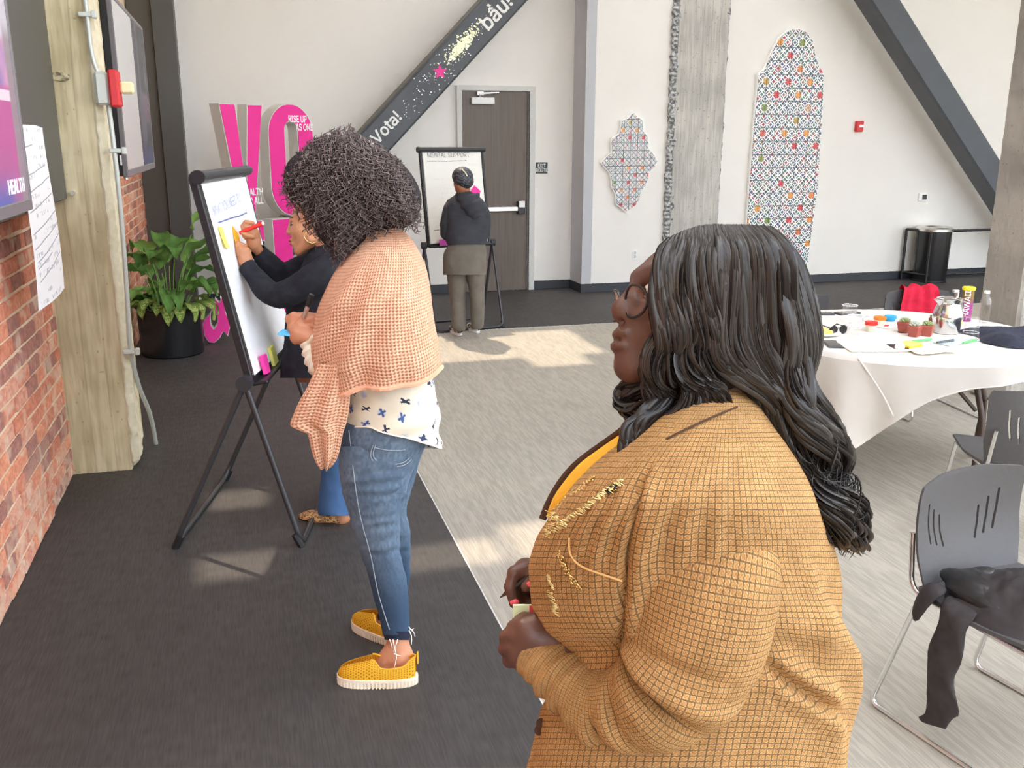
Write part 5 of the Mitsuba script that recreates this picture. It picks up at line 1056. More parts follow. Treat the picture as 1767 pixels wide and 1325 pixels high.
NL = [(770, 583, 716, -.06, .09), (800, 585, 706, -.07, .088), (824, 587, 699, -.07, .086), (868, 595, 692, -.065, .082), (903, 606, 690, -.06, .076), (946, 620, 690, -.05, .07), (973, 629, 695, -.045, .066), (999, 637, 702, -.04, .064), (1040, 648, 706, -.04, .060), (1070, 656, 707, -.04, .054), (1095, 661, 708, -.04, .05)]
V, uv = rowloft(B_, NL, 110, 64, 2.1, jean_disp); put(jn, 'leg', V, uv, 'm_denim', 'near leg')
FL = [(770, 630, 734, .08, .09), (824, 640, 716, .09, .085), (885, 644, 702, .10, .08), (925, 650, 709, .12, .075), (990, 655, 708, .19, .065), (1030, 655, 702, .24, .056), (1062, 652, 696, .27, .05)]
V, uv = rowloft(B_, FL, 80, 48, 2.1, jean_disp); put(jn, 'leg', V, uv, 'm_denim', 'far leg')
for rows_, m_ in (([(1090, 660, 708.5, -.04, .052), (1104, 664, 706, -.04, .048)], 'm_denim_dark'), ([(1060, 651, 697, .27, .051), (1070, 652, 695, .27, .047)], 'm_denim_dark')):
    V, uv = rowloft(B_, rows_, 4, 48, 2.1); put(jn, 'hem', V, uv, m_, 'dark frayed hem')
def on_rows(rows_, px, py, off, ex=2.1):
    f = PchipInterpolator([r[0] for r in rows_], [r[1:] for r in rows_]); L, R, zc, b = f(py); x = np.clip((px - (L + R) / 2) / ((R - L) / 2), -.999, .999)
    return P(px, py, zc - b * (1 - abs(x) ** ex) ** (1 / ex) - off)
fr_ = []
for px, py, pts in ((678, 1103, [(0, 0), (3, 14), (6, 30), (3, 46), (5, 58)]), (686, 1103, [(0, 0), (-3, 10), (-7, 20)]), (672, 1102, [(0, 0), (3, 8), (5, 16)]), (680, 1126, [(0, 0), (6, 3), (12, 4)]), (706, 1082, [(0, 0), (4, 4), (8, 2)]), (707, 1085, [(0, 0), (6, 5), (9, 14)]), (706, 1088, [(0, 0), (4, 10), (4, 24)])):
    fr_.append(tube(spline([on_rows(NL, min(px + a, 707), min(py + b, 1094), .006) + P(px + a, py + b) - P(min(px + a, 707), min(py + b, 1094)) for a, b in pts], 14), np.linspace(.0022, .0009, 14), 5))
part(jn, 'loose_threads', cat_(fr_), 'm_thread', 'white loose threads', 'stuff')
part(jn, 'side_seam', tube(spline([on_rows(HIP, 602, 742, .003, 2.2), on_rows(HIP, 606, 775, .004, 2.2), on_rows(NL, 612, 830, .006), on_rows(NL, 624, 900, .006), on_rows(NL, 640, 960, .006), on_rows(NL, 652, 1020, .006), on_rows(NL, 672, 1086, .005)], 60), .0018, 5), 'm_stitch', 'pale side seam')
pk = [(648, 768), (647, 792), (690, 800), (706, 790)]
part(jn, 'back_pocket', cat_([tube(spline([on_rows(HIP, a, b, .0035, 2.2) for a, b in pk_], 16), .0016, 5) for pk_ in (pk, [(644, 768), (643, 795), (692, 804), (710, 792)], [(646, 772), (672, 777), (700, 776)])]), 'm_stitch', 'stitched back pocket')
# blouse
def blouse_fn(p, n, uv):
    c = mix(lin(222, 216, 194), lin(236, 232, 214), noise(uv.x * 12, uv.y * 12))
    k = .062; iu, iv = dr.floor(uv.x / k), dr.floor(uv.y / k); u, v = uv.x / k - iu - .5, uv.y / k - iv - .5
    r0, r1, r2 = cell_rand(iu, iv, 3), cell_rand(iu, iv, 4), cell_rand(iu, iv, 5); u, v = u + .3 * (r0 - .5), v + .3 * (r1 - .5)
    a = r2 * 6.28; x, y = u * dr.cos(a) - v * dr.sin(a), u * dr.sin(a) + v * dr.cos(a)
    arm = dr.minimum(dr.abs(x - .5 * y), dr.abs(x + .55 * y) + .02)
    mark = smoothstep(.09, .05, arm + .08 * (noise(uv.x * 160, uv.y * 160) - .5)) * smoothstep(.30, .24, dr.sqrt(x * x + y * y)) * smoothstep(.22, .26, r1)
    wash = smoothstep(.30, .1, dr.sqrt(u * u + v * v)) * smoothstep(.55, .6, r0) * noise(uv.x * 90, uv.y * 90)
    c = mix(c, lin(150, 172, 214), .8 * wash)
    return mix(c, mix(lin(40, 46, 72), lin(70, 96, 150), smoothstep(.4, .6, r0)), mark)
mat('m_blouse', proc(blouse_fn), .8)
BL = [(600, 585, 742, .0, .16), (640, 590, 744, .0, .165), (690, 590, 755, .0, .172), (735, 590, 759, .0, .172), (775, 600, 761, .0, .168)]
def hemy(th, c, s): return 610, 737 + 36 * np.clip(.5 + .62 * c + .25 * s, 0, 1) ** .8
V, uv = rowloft(B_, BL, 60, 90, 2.2, lambda th, y, V: .006 * np.sin(y * .12 + 4 * np.cos(th) + 3 * (meshkit.fbm(V * 8, 2, 5) - .5)) * np.clip((y - 640) / 90, 0, 1), hemy)
bl = put(pb_, 'blouse', V, uv, 'm_blouse', 'cream blouse printed with blue birds')
part(bl, 'hem', tube(V[-1][::2], .003, 5), 'm_lace')
# knitted wrap
def knit_fn(p, n, uv):
    q = .0110; u, v = uv.x / q, uv.y / q; k = dr.floor(v); u2 = u + .5 * (k - 2 * dr.floor(k * .5)) * 0
    h = dr.sqrt(dr.square(u2 - dr.round(u2)) + dr.square(v - dr.round(v)))
    return mix(mix(lin(226, 172, 140), lin(238, 192, 160), noise(u * .7, v * .7)), lin(174, 112, 84), .85 * smoothstep(.34, .16, h)) * (.95 + .1 * noise(u * 8, v * 8))
def knit_h(p, n, uv):
    q = .0110; u, v = uv.x / q, uv.y / q
    return .5 + .25 * dr.cos(u * 6.2832 + 3.1416) + .25 * dr.cos(v * 6.2832 + 3.1416)
mat('m_knit', proc(knit_fn), .95, 0., .1, sheen=.4, bump=(proc(knit_h, 6e-4), .006))
WR = [(392, 652, 690, .0, .055), (402, 638, 704, .0, .07), (420, 614, 718, .0, .11), (450, 590, 732, -.01, .16), (490, 567, 741, -.02, .195), (530, 549, 746, -.03, .21), (570, 540, 752, -.03, .215), (600, 534, 758, -.03, .215), (630, 536, 763, -.03, .212), (655, 545, 764, -.025, .205), (695, 558, 764, -.02, .2)]
def wrapy(th, c, s): return 392, 662 - 30 * c ** 3 + 24 * np.clip(-s, 0, 1) * np.clip(-.55 - c * .9 + .85, 0, 1) + 6 * np.sin(3 * c)
def wrap_disp(th, y, V):
    n_ = np.clip(-np.sin(th), 0, 1); c = np.cos(th)
    return .014 * n_ * np.sin((c * 5.5 + (y - 450) * .016) * 2.1) * np.clip((y - 430) / 100, 0, 1) * np.clip(.6 - c, 0, 1) + .007 * (meshkit.fbm(V * 8, 2, 7) - .5) * 2
V, uv = rowloft(B_, WR, 110, 120, 2.25, wrap_disp, wrapy)
wp = put(pb_, 'knit_wrap', V, uv, 'm_knit', 'pink waffle-knit wrap')
part(wp, 'border', tube(V[-1][::2], .0075, 6), 'm_knit_edge', 'thick knitted border'); mat('m_knit_edge', lin(226, 172, 140), .95)
TL = [(628, 548, 606, -.16, .03), (665, 532, 606, -.17, .034), (690, 518, 604, -.172, .036), (715, 507, 601, -.172, .034), (733, 501, 597, -.17, .032), (748, 530, 592, -.168, .03), (775, 537, 587, -.166, .028), (798, 546, 578, -.165, .022), (809, 556, 568, -.164, .012)]
V, uv = rowloft(B_, TL, 60, 48, 2.0, lambda th, y, V: .012 * np.sin(np.cos(th) * 6 + .4) * np.clip(-np.sin(th), 0, 1) + .004 * (meshkit.fbm(V * 12, 2, 4) - .5))
put(wp, 'hanging_end', V, uv, 'm_knit', 'hanging end of the wrap')
V, uv = sleeve(np.array([P(590, 650, -.10), P(560, 632, -.085), P(543, 608, -.066), P(536, 590, -.054)]), [.05, .048, .038, .031], 24, 36, lambda th, t, V: .004 * np.sin(t * 40))
put(bl, 'sleeve', V, uv, 'm_blouse_plain', 'cream sleeve end'); mat('m_blouse_plain', lin(232, 226, 206), .8)
part(pb_, 'wristband', tube(spline([P(541, 578, -.088), P(533, 590, -.086), P(529, 600, -.06), P(528, 598, -.03)], 14), .006, 6), 'm_jar', 'pale wristbands')
# curly hair
HB = mat('m_hair_curly', strand_fn(lin(62, 53, 54), lin(140, 125, 120), 12.), .55, 0., .3); mat('m_hair_curly_core', lin(34, 28, 29), .8)
cb = [('e', P(610, 318), np.array([.17, .16, .12]), np.stack([RT, FW, UP]), .04), ('e', P(660, 345, .0), np.array([.12, .14, .10]), np.stack([RT, FW, UP]), .04), ('e', P(595, 385, -.02), np.array([.09, .12, .09]), np.stack([RT, FW, UP]), .04), ('e', P(540, 310, -.02), np.array([.085, .11, .085]), np.stack([RT, FW, UP]), .04)]
hrc = part(pb_, 'hair', sdf(cb, .014, 3), 'm_hair_curly_core', 'big dark curly hair', smooth=True)
OUT = np.array([(490, 302), (500, 282), (530, 256), (575, 243), (620, 245), (660, 258), (692, 280), (714, 318), (722, 352), (724, 378), (712, 388), (690, 384), (664, 392), (636, 405), (612, 428), (594, 448), (576, 446), (568, 425), (552, 402), (530, 378), (510, 350), (494, 326)], float)
oc_ = Polygon(OUT); g = np.random.default_rng(11); cv = []
while len(cv) < 2300:
    x, y = g.uniform(488, 726), g.uniform(242, 450)
    if not oc_.contains(Point(x, y)): continue
    e = oc_.exterior.distance(Point(x, y)); dz = math.sqrt(max(0, 1 - (1 - min(e / 62, 1)) ** 2)); sg = -1 if g.random() < .8 else 1
    z = sg * (.02 + .135 * dz * g.uniform(.8, 1.08)) - .01
    cx, cy = 612, 300; d = np.array([x - cx, y - cy]); L = np.hypot(*d) + 1e-6; d = d / L
    fall = np.array([d[0] * .55 + .10, d[1] * .35 + .75]); fall /= np.hypot(*fall); ln = g.uniform(26, 60)
    p0 = np.array([x, y]) - fall * ln * .6; p1 = np.array([x, y]) + fall * ln * .4
    for k in range(5):
        if oc_.exterior.distance(Point(*p1)) > 9 or oc_.contains(Point(*p1)): break
        p1 = .5 * p1 + .5 * np.array([x, y])
    cv.append([P(*p0, z * .86), P(*(p0 * .5 + p1 * .5), z), P(*p1, z * 1.02)])
m, u = locks(cv, .0023, .75, .0062, 12, 30, 4, 3.3, .3, .9); part(hrc, 'curls', m, HB, 'tight springy curls', 'stuff', smooth=True, uv=u)
cv = []
for i in range(420):
    k = g.uniform(0, len(OUT)); a, b = OUT[int(k) % len(OUT)], OUT[(int(k) + 1) % len(OUT)]; q = a + (b - a) * (k % 1); c = np.array([612, 325]); n_ = (q - c) / np.hypot(*(q - c)); ln = g.uniform(2, 9); z = g.uniform(-.09, .09)
    q0 = q - n_ * 8; t_ = np.array([n_[1], -n_[0]]) * g.uniform(-7, 7)
    cv.append([P(*q0, z), P(*(q0 + n_ * ln * .8 + t_ * .5), z), P(*(q + n_ * ln * .7 + t_), z)])
m, u = locks(cv, .0010, .6, .0045, 14, 18, 4, 2.2, .4, 1.); part(hrc, 'flyaway_curls', m, 'm_hair_curly_core', kind='stuff', smooth=True, uv=u)
# slip-on shoes
mat('m_shoe_yellow', proc(lambda p, n, uv: mix(lin(222, 164, 26), lin(140, 92, 14), smoothstep(.30, .2, dr.sqrt(dr.square(uv.x / .0105 + .5 * (dr.floor(uv.y / .009) - 2 * dr.floor(uv.y / .018)) - dr.round(uv.x / .0105 + .5 * (dr.floor(uv.y / .009) - 2 * dr.floor(uv.y / .018)))) + dr.square(uv.y / .009 - dr.floor(uv.y / .009) - .5))))), .7)
mat('m_sole', lin(232, 220, 198), .6)
def slipon(parent, heel, toe, L=.275, label='mustard yellow perforated slip-on shoe'):
    X = unit(np.array([toe[0] - heel[0], toe[1] - heel[1], 0])); Y = np.cross([0, 0, 1], X); M = frame([heel[0], heel[1], 0], X, Y, [0, 0, 1])
    t = np.linspace(0, 1, 140); hw = .048 * np.clip((1 - (2 * abs(t - .5)) ** 3.4), 0, 1) ** .5 * (.80 + .24 * t)
    outline = np.vstack([np.c_[t * L, hw], np.c_[t[::-1] * L, -hw[::-1]]]); pl = Polygon(outline).buffer(.001)
    ring = np.array(pl.exterior.coords)[:-1]; s_ = np.r_[0, np.cumsum(np.linalg.norm(np.diff(ring, axis=0), axis=1))]; sr = np.linspace(0, s_[-1], 480, endpoint=False); rx, ry = np.interp(sr, s_, ring[:, 0]), np.interp(sr, s_, ring[:, 1])
    rib = .5 + .5 * np.sign(np.sin(sr / .0125 * 2 * np.pi)); c = np.array([L / 2, 0]); d = np.c_[rx, ry] - c; d /= np.linalg.norm(d, axis=1, keepdims=True)
    rows_ = [np.c_[rx, ry] - d * (.004 + .006 * (1 - rib))[:, None], np.c_[rx, ry] + d * (.006 * rib - .005)[:, None], np.c_[rx, ry] + d * (.006 * rib - .005)[:, None], np.c_[rx, ry] + d * .001, np.c_[rx, ry] + d * .001, np.c_[rx, ry] - d * .006]
    V = np.array([np.c_[r, np.full(480, z)] for r, z in zip(rows_, (0, .002, .022, .024, .033, .034))])
    sh = part(parent, 'shoe', np_tr(grid_mesh(V), M), 'm_sole', label, smooth=40)
    n, m = 40, 30; U = np.linspace(.006, L - .004, n); a = np.linspace(0, np.pi, m); V = np.zeros((n, m, 3))
    w = np.interp(U / L, t, hw) - .002; hgt = np.interp(U / L, [0, .04, .12, .35, .55, .7, .88, .97, 1], [.070, .078, .064, .052, .068, .055, .038, .022, .004])
    top = np.interp(U / L, [0, .1, .16, .45, .52, 1], [1.25, 1.0, .72, .72, 1.25, 1.571]) if True else 0
    for i in range(n):
        side = np.linspace(0, 1, m // 2) * min(top[i], 1.571)
        aa = np.r_[side, np.pi - side[::-1]]
        V[i] = np.c_[np.full(m, U[i]), w[i] * np.sign(np.cos(aa)) * abs(np.cos(aa)) ** .65, .032 + hgt[i] * np.sin(aa) ** .8]
    op = (top < 1.56)
    uvx = np.stack(np.meshgrid(np.linspace(0, .15, m), U), -1)
    g1, g2 = V[:, :m // 2], V[:, m // 2:]
    mm = cat_([grid_mesh(g1, False, False), grid_mesh(g2, False, False)])
    part(sh, 'upper', np_tr(mm, M), 'm_shoe_yellow', 'perforated mustard upper', smooth=True, uv=np.vstack([uvx[:, :m // 2].reshape(-1, 2), uvx[:, m // 2:].reshape(-1, 2)]))
    part(sh, 'collar', np_tr(cat_([tube(g1[:23, -1], .003, 5), tube(g2[:23, 0], .003, 5), tube([g1[0, -1], V[0].mean(0) + [0, 0, .03], g2[0, 0]], .003, 5)]), M), 'm_mustard')
    part(sh, 'heel_loop', np_tr(bx((-.004, -.006, .075), (.001, .006, .118), .001), M), 'm_mustard')
def np_tr(m, M): return moved(m, M)
hl, te = at(722, 1182, z=0), at(582, 1188, z=0)
hl, te = at(721, 1178, z=0.0)[:2], at(583, 1176, z=0.0)[:2]; dd = unit(np.array([*(te - hl), 0]))[:2]; ln = np.linalg.norm(te - hl)
slipon(pb_, hl, te, ln)
te2 = at(612, 1078, z=.0)[:2]; d2 = np.array([-.60, .80]); hl2 = te2 - d2 * ln
slipon(pb_, hl2, te2, ln)
# what she holds
mk = thing('marker_pen', 'black marker pen with a clear cap held by the woman in the knitted wrap', 'pen')
part(mk, 'barrel', tube([P(524, 548, -.045), P(532, 526, -.05)], .0075, 8), 'm_silver', smooth=50); part(mk, 'cap', tube([P(531, 528, -.05), P(538, 508, -.054)], .0085, 8), 'm_black', 'black cap', smooth=50)
part(mk, 'clip', tube([P(534, 532, -.062), P(541, 512, -.066)], .0018, 5), 'm_black')
thing('sticky_pad', 'bright blue sticky note pad held by the woman in the knitted wrap', 'sticky notes', None, moved(bx((-.036, -.03, -.004), (.036, .03, .004), .001), frame(P(503, 575, -.03), unit(RT - .1 * UP), unit(FW + .25 * UP), unit(UP))), 'm_note_blue')

# ---------------------------------------------------------------- the woman writing on the near flip chart
D_ = Figure(4.22); P = D_.P
pd_ = thing('person', 'woman in a black top writing with a red marker on the near flip chart', 'person')
SKIN_D = mat('m_skin_brown', proc(lambda p, n, uv: mix(lin(176, 118, 84), lin(196, 138, 100), N3(p, 30))), .48)
hd = P(538, 388); hf = unit(-RT * .98 - FW * .12 - UP * .22); hu = unit(UP - hf * (UP @ hf)); hs = np.cross(hf, hu); hs = hs if hs @ FW < 0 else -hs; AXD = np.stack([hf, hs, hu])
def Hb(f, s, u): return hd + hf * f + hs * s + hu * u
def ed(f, s, u, a, b, c, k=.012, cut=False): return ('-e' if cut else 'e', Hb(f, s, u), np.array([a, b, c]), AXD, k)
def cd(a, b, ra, rb, k=.01): return ('c', Hb(*a), Hb(*b), ra, rb, k)
hp = [ed(-.02, 0, .04, .098, .075, .088, .02), ed(.045, 0, -.02, .056, .058, .088, .02), cd((.02, .05, -.07), (.085, .012, -.105), .022, .018), cd((.02, -.05, -.07), (.085, -.012, -.105), .022, .018), ed(.08, 0, -.07, .026, .028, .028), cd((.082, 0, .035), (.106, 0, -.012), .0075, .0115, .008), cd((.096, .012, -.02), (.1, .012, -.02), .009, .009, .005),
      cd((.074, .034, .035), (.082, .01, .034), .011, .010), ed(.062, .036, -.02, .022, .022, .024, .02), ed(.106, 0, -.05, .009, .02, .007, .004), ed(.104, 0, -.065, .009, .018, .008, .004), ed(.092, .03, .016, .012, .014, .008, .008, True), ed(.11, 0, -.0575, .008, .02, .002, .003, True),
      ed(.0, .078, -.0, .016, .009, .028, .006), cd((-.03, 0, -.06), (-.075, 0, -.2), .052, .062, .02)]
tr_ = ([('c', P(572, 475), P(562, 560), .08, .09, .04), ('c', P(562, 560), P(566, 640), .09, .09, .04)])
ha = [('c', P(450, 500, -.08), P(423, 452, -.05), .034, .026, .01), ('c', P(423, 452, -.05), P(417, 434, -.045), .027, .026, .012), ('c', P(428, 450, -.045), P(424, 434, -.04), .024, .022, .012)]
for i, x in enumerate((410, 414, 419, 424)): ha += finger([P(x + 3, 437, -.045 + .006 * i), P(x - 1, 426 + i, -.04 + .006 * i), P(x, 417 + 2 * i, -.034 + .006 * i)], .0105, .0078)
ha += finger([P(424, 447, -.06), P(415, 441, -.065), P(411, 434, -.06)], .0115, .0085)
hb2 = [('c', P(466, 456, .085), P(437, 422, .03), .022, .025, .01), ('c', P(437, 422, .03), P(432, 402, .02), .026, .027, .012), ('c', P(442, 418, .035), P(440, 402, .03), .024, .022, .012)]
for i, y in enumerate((391, 396, 402, 408)): hb2 += finger([P(436 - i, y - 6 + 2 * i, .01), P(424, y - 8 + 3 * i, -.004), P(418 + i, y - 1, .0), P(422 + i, y + 4, .012)], .0105, .008)
hb2 += finger([P(436, 408, -.005), P(426, 406, -.014), P(418, 402, -.012)], .0115, .0085)
sh_ = []
for (ax, ay, az), (hx, hy, hz), (tx, ty, tz) in (((584, 870, -.02), (590, 893, -.02), (540, 896, -.02)), ((596, 830, .2), (600, 850, .2), (560, 853, .2))):
    sh_ += [('c', P(ax, ay, az), P(hx, hy, hz), .042, .036, .01), ('c', P(hx, hy, hz), P(tx, ty, tz), .034, .022, .02)]
limbs = chain([P(575, 460, -.10), P(524, 492, -.17), P(480, 508, -.15), P(450, 500, -.08)], [.04, .036, .033, .032], .015) + chain([P(580, 450, .10), P(520, 462, .15), P(488, 470, .11), P(470, 460, .08)], [.03, .022, .022, .028], .012) + chain([P(570, 640), P(578, 760, -.01), P(584, 870, -.02)], [.09, .055, .042], .02) + chain([P(575, 640, .05), P(590, 760, .14), P(596, 830, .2)], [.08, .055, .042], .02)
part(pd_, 'body', sdf(hp + tr_ + limbs + ha + hb2 + sh_, .005, 2), SKIN_D, 'brown skin', smooth=True)
part(pd_, 'eye', moved(trimesh.creation.icosphere(2, .0115), tr(*Hb(.0725, .03, .012))), 'm_eye', smooth=True); part(pd_, 'eyebrow', tube(spline([Hb(.086, .014, .038), Hb(.084, .03, .043), Hb(.072, .046, .039)], 8), .003, 6), 'm_hair_b')
part(pd_, 'eyelashes', tube(spline([Hb(.09, .02, .012), Hb(.088, .032, .0135), Hb(.08, .044, .011)], 8), .0022, 6), 'm_hair_b')
part(pd_, 'lips', sdf([ed(.107, 0, -.05, .0092, .0195, .0065, .003), ed(.105, 0, -.065, .0092, .0178, .0075, .003)], .003, 1), 'm_lip_d', 'pink-brown lips', smooth=True); mat('m_lip_d', lin(160, 88, 76), .4)
th_ = np.linspace(0, 6.283, 40)
part(pd_, 'earring', tube(np.array([Hb(.004 + .034 * math.cos(a), .088 + .01 * math.sin(a), -.06 + .034 * math.sin(a)) for a in th_]), .0026, 6), 'm_gold', 'gold hoop earring', smooth=True)
hr = part(pd_, 'hair', sdf([ed(-.045, 0, .055, .098, .086, .088, .02), ed(-.08, 0, -.0, .075, .08, .09, .02), ed(-.11, 0, -.06, .06, .06, .07, .02)], .008, 2), 'm_hair_curly_core', 'dark hair held by a headband', smooth=True)
part(hr, 'headband', sleeve_ring := tube(spline([Hb(.052 - .0 * abs(s), s * .082, .045 - .02 * abs(s)) + hu * (.085 * (1 - abs(s) ** 2.2)) - hf * .012 * abs(s) for s in np.linspace(-1, 1, 9)], 40), .010, 6, .5), 'm_headband', 'dusty pink headband'); mat('m_headband', lin(150, 112, 110), .7)
mat('m_black_knit', proc(lambda p, n, uv: mix(lin(32, 33, 38), lin(50, 51, 57), N3(p, 26))), .9, 0., .2)
def bk_disp(th, y, V): return .008 * (wrinkle(V, 9, 3) * .5) + .004 * (meshkit.fbm(V * 20, 2, 6) - .5)
V, uv = rowloft(D_, [(418, 548, 590, .0, .06), (432, 536, 606, .0, .10), (452, 524, 622, .0, .16), (480, 512, 630, .0, .19), (520, 496, 628, .0, .19), (560, 492, 622, 0, .18), (600, 490, 618, 0, .18), (635, 484, 622, 0, .19), (652, 484, 624, 0, .19)], 60, 60, 2.2, bk_disp)
bt = put(pd_, 'black_top', V, uv, 'm_black_knit', 'long-sleeved black top')
V, uv = sleeve(np.array([P(580, 455, -.13), P(560, 470, -.17), P(524, 492, -.19), P(480, 510, -.17), P(455, 496, -.12), P(436, 472, -.075), P(426, 458, -.055)]), [.06, .068, .06, .053, .047, .039, .034], 70, 40, lambda th, t, V: .009 * wrinkle(V, 11, 4) * .6); put(bt, 'sleeve', V, uv, 'm_black_knit', 'near sleeve')
V, uv = sleeve(np.array([P(590, 440, .12), P(560, 446, .17), P(520, 462, .17), P(488, 472, .13), P(462, 452, .08), P(445, 432, .042)]), [.06, .062, .056, .05, .044, .034], 60, 36, lambda th, t, V: .009 * wrinkle(V, 11, 5) * .6); put(bt, 'sleeve', V, uv, 'm_black_knit', 'far sleeve')
part(bt, 'neckline', tube(spline([P(545, 425, -.05), P(548, 436, -.08), P(568, 437, -.10)], 12), .008, 6), 'm_black_knit')
V, uv = rowloft(D_, [(646, 512, 610, 0, .15), (660, 516, 612, 0, .155)], 5, 40, 2.2); put(pd_, 'belt', V, uv, 'm_belt', 'brown belt'); mat('m_belt', lin(150, 98, 76), .6)
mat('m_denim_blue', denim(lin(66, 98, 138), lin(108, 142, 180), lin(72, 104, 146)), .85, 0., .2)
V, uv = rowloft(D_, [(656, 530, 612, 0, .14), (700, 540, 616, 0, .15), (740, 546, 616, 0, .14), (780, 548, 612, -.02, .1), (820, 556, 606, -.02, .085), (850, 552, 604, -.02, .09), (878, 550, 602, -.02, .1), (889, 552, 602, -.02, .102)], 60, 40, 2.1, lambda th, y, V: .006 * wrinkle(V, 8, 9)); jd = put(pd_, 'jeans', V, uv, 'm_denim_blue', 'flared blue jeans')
V, uv = rowloft(D_, [(740, 560, 622, .12, .1), (800, 572, 620, .16, .08), (850, 572, 622, .2, .09)], 30, 36, 2.1, lambda th, y, V: .006 * wrinkle(V, 8, 9)); put(jd, 'leg', V, uv, 'm_denim_blue', 'far leg')
mat('m_leopard', proc(lambda p, n, uv: mix(mix(lin(196, 142, 90), lin(210, 164, 112), N3(p, 30)), lin(52, 34, 26), smoothstep(.10, .17, voronoi(p.x * 60 + p.z * 30, p.y * 60 + p.z * 40)[1] - voronoi(p.x * 60 + p.z * 30, p.y * 60 + p.z * 40)[0]) * smoothstep(.45, .3, voronoi(p.x * 60 + p.z * 30, p.y * 60 + p.z * 40)[0]) * smoothstep(.1, .2, voronoi(p.x * 60 + p.z * 30, p.y * 60 + p.z * 40)[0]))), .5)
for toe, hl in ((at(516, 893, z=.0), at(602, 902, z=0)), (at(552, 854, z=0), at(606, 862, z=0))):
    X = unit(np.array([toe[0] - hl[0], toe[1] - hl[1], 0])); L = .25; o = np.array([toe[0], toe[1], 0]) - X * L; Y = np.cross([0, 0, 1], X); M = frame(o, X, Y, [0, 0, 1]); AXs = np.stack([X, Y, [0, 0, 1]])
    t = np.linspace(0, 1, 24); a = np.linspace(0, 2 * np.pi, 33); hw = .042 * np.clip(1 - (2 * abs(t - .5)) ** 3, 0, 1) ** .5 * (.85 + .2 * t) + .001; hh = np.interp(t, [0, .1, .3, .6, .8, 1], [.055, .055, .04, .038, .036, .012])
    V = np.stack([np.c_[np.full(33, t_ * L), w * np.cos(a), np.where(np.sin(a) > 0, h * np.clip(np.sin(a), 0, 1) ** .7 * .95 + .008, .002 + .006 * (1 + np.sin(a)))] for t_, w, h in zip(t, hw, hh)])
    part(pd_, 'shoe', moved(grid_mesh(V, False, False), M), 'm_leopard', 'leopard-print flat shoe', smooth=True)
rm = thing('red_marker', 'red marker pen in the hand of the woman writing on the flip chart', 'pen')
part(rm, 'barrel', tube([P(414, 402, -.008), P(440, 391, -.02)], .0085, 8), 'm_lid_red', smooth=50); part(rm, 'cap', tube([P(437, 392, -.019), P(453, 386, -.026)], .0098, 8), 'm_lid_red', smooth=50); part(rm, 'end', tube([P(450, 387, -.025), P(455, 385, -.027)], .008, 8), 'm_white', 'white end')
# notes on and at the easels
onboard(e1, B1e, -.30, H1 * .70, .06, .095, 'm_note_yellow', 'sticky_note', 'yellow sticky note stuck on the near flip chart, left of the writing hand', 'sticky note', .15)
onboard(e1, B1e, -.10, H1 * .66, .085, .11, 'm_note_orange', 'sticky_note', 'orange sticky note under the red marker on the near flip chart', 'sticky note', .6)
onboard(e1, B1e, .20, H1 * .70, .06, .06, 'm_note_yellow', 'sticky_note', 'yellow sticky note above the writing hand on the near flip chart', 'sticky note', .6)
for u_, m_, lab, yw in ((-.26, 'm_note_pink', 'bright pink sticky pad standing in the tray of the near flip chart', .25), (-.08, 'm_note_lime', 'lime yellow sticky pad standing in the tray of the near flip chart', -.1)):
    thing('sticky_pad', lab, 'sticky notes', None, moved(bx((-.04, -.012, 0), (.04, .004, .085), .002), B1e @ tr(u_, -.035, -.004) @ trimesh.transformations.rotation_matrix(yw * .4, [0, 1, 0])), m_)
thing('sticky_pad', 'magenta sticky pad at the bottom edge of the far flip chart', 'sticky notes', None, moved(bx((-.04, -.012, 0), (.04, .0, .075), .002), B2e @ tr(-.18, -.03, -.02)), 'm_note_magenta')
onboard(e2, B2e, .205, H2 * .55, .085, .085, 'm_note_pink', 'sticky_note', 'pink sticky note tilted beside the head of the person at the far flip chart', 'sticky note', .75)

# ---------------------------------------------------------------- the person at the far flip chart
E_ = Figure(8.50); P = E_.P
pe_ = thing('person', 'person seen from behind at the far flip chart in a dark hooded top', 'person')
SKIN_E = mat('m_skin_warm', lin(160, 104, 72), .5); I3 = np.stack([RT, FW, UP])
px_ = .0053
bd = [('e', P(798, 309, .03), np.array([.083, .10, .105]), I3, .02), ('e', P(796, 322, .0), np.array([.06, .08, .08]), I3, .02), ('c', P(801, 322, .0), P(803, 345, .0), .05, .056, .02), ('e', P(785, 317, .02), np.array([.012, .025, .03]), I3, .006),
      ('c', P(804, 352), P(804, 400), .07, .09, .05), ('c', P(804, 400), P(803, 450), .09, .08, .04), ('c', P(790, 480), P(791, 560), .06, .045, .03), ('c', P(820, 480), P(824, 556), .06, .045, .03), ('c', P(803, 450), P(790, 480), .05, .05, .02), ('c', P(803, 450), P(820, 480), .05, .05, .02), ('c', P(790, 560), P(791, 566), .040, .036, .01), ('c', P(822, 556), P(821, 562), .040, .036, .01), ('c', P(779, 400, .10), P(790, 396, .24), .035, .028, .02), ('c', P(835, 402, .10), P(824, 396, .24), .035, .028, .02)]
bd += finger([P(790, 396, .24), P(795, 394, .28), P(799, 393, .32)], .02, .012) + finger([P(824, 396, .24), P(819, 394, .28), P(815, 393, .32)], .02, .012)
part(pe_, 'body', sdf(bd, .010, 2), SKIN_E, 'brown skin', smooth=True)
hcap = part(pe_, 'hair', sdf([('e', P(798, 304, .01), np.array([.094, .108, .082]), I3, .02), ('e', P(801, 312, -.02), np.array([.086, .085, .075]), I3, .02)], .009, 2), 'm_hair_cap', 'short dark hair combed flat with a pale parting', smooth=True)
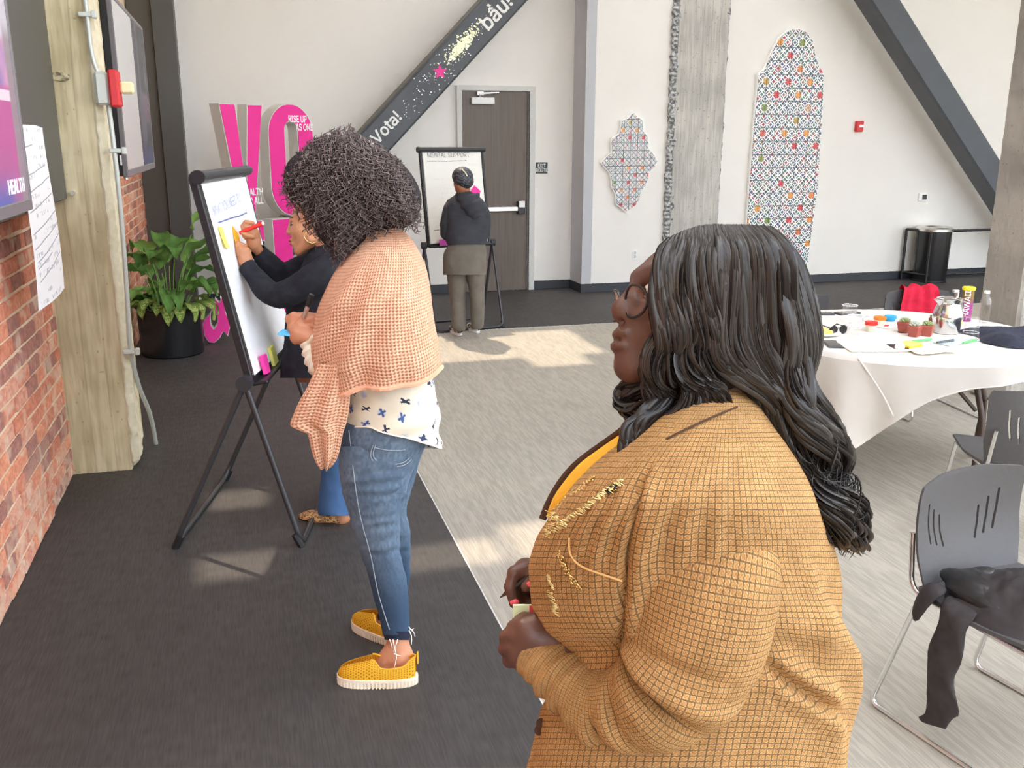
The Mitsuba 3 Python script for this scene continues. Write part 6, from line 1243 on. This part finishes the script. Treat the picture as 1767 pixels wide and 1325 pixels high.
mat('m_hair_cap', proc(lambda p, n, uv: mix(lin(44, 45, 50), lin(84, 86, 92), smoothstep(.3, .8, noise(p.x * 90 + p.z * 30, p.y * 30, p.z * 90)))), .5)
part(hcap, 'parting', tube([P(797, 292, -.075), P(803, 298, -.096), P(806, 304, -.108)], .006, 6), 'm_jar')
mat('m_hoodie', proc(lambda p, n, uv: mix(lin(56, 57, 62), lin(74, 75, 80), N3(p, 14))), .9, 0., .2); mat('m_grey_cloth', proc(lambda p, n, uv: mix(lin(104, 98, 90), lin(126, 119, 108), N3(p, 12))), .9, 0., .2)
V, uv = rowloft(E_, [(332, 790, 812, .0, .05), (338, 782, 822, .0, .08), (346, 774, 832, .0, .11), (360, 771, 839, 0, .13), (380, 771, 840, 0, .14), (410, 771, 840, 0, .16), (421, 773, 839, 0, .165)], 50, 50, 2.3, lambda th, y, V: .012 * wrinkle(V, 6, 2))
hd_ = put(pe_, 'hooded_top', V, uv, 'm_hoodie', 'dark grey hooded top')
for C, r in (([P(784, 350, .0), P(777, 366, .0), P(772, 390, .02), P(773, 404, .06), P(782, 403, .15)], [.06, .066, .062, .056, .045]), ([P(826, 352, .0), P(831, 368, .0), P(835, 390, .02), P(833, 404, .06), P(828, 403, .15)], [.06, .064, .06, .054, .045])):
    V, uv = sleeve(np.array(C), r, 40, 28, lambda th, t, V: .01 * wrinkle(V, 8, 3)); put(hd_, 'sleeve', V, uv, 'm_hoodie')
V, uv = rowloft(E_, [(334, 786, 827, -.05, .095), (346, 789, 831, -.085, .10), (360, 797, 832, -.11, .085), (371, 806, 830, -.125, .06), (378, 813, 825, -.125, .03)], 24, 36, 2.2, lambda th, y, V: .012 * np.sin((y - 336) * .5 + 3 * np.cos(th)) * .6); put(hd_, 'hood', V, uv, 'm_hoodie', 'folded hood')
V, uv = rowloft(E_, [(410, 780, 832, 0, .14), (420, 776, 836, 0, .152), (440, 766, 838, 0, .175), (466, 765, 838, 0, .18), (474, 766, 837, 0, .18)], 30, 50, 2.3, lambda th, y, V: .008 * wrinkle(V, 5, 4)); put(pe_, 'tunic', V, uv, 'm_grey_cloth', 'grey tunic')
tr0 = None
for i, rows_ in enumerate(([(465, 771, 806, 0, .13), (490, 774, 804, 0, .11), (520, 777, 802, 0, .1), (545, 779, 803, 0, .095), (562, 781, 803, 0, .09), (570, 784, 801, 0, .07)], [(465, 800, 836, 0, .13), (490, 808, 835, 0, .11), (520, 812, 835, 0, .1), (545, 813, 835, 0, .095), (560, 813, 834, 0, .09), (567, 815, 830, 0, .07)])):
    V, uv = rowloft(E_, rows_, 30, 36, 2.2, lambda th, y, V: .012 * wrinkle(V, 6, 5) * .6); k = put(pe_ if tr0 is None else tr0, 'trousers' if tr0 is None else 'leg', V, uv, 'm_grey_cloth', 'grey trousers'); tr0 = tr0 or k
mat('m_sneaker', proc(lambda p, n, uv: mix(lin(206, 200, 190), lin(66, 62, 60), smoothstep(.45, .55, N3(p, 34)))), .7)
for px, py in ((791, 577), (821, 573)):
    c = at(px, py, z=0); X = np.array([-.1, .995, 0]); Y = np.cross([0, 0, 1], X); AXs = np.stack([X, Y, [0, 0, 1.]])
    sk = part(pe_, 'shoe', sdf([('e', c + X * .02 + [0, 0, .045], np.array([.075, .042, .045]), AXs, .02), ('e', c + X * .13 + [0, 0, .035], np.array([.08, .044, .032]), AXs, .02)], .008, 2), 'm_sneaker', 'patterned pale sneaker', smooth=True)
    part(sk, 'sole', moved(cat_([prism(affinity.scale(Point(0, 0).buffer(1), .135, .048), .022)]), frame(c + X * .075, X, Y, [0, 0, 1])), 'm_white')
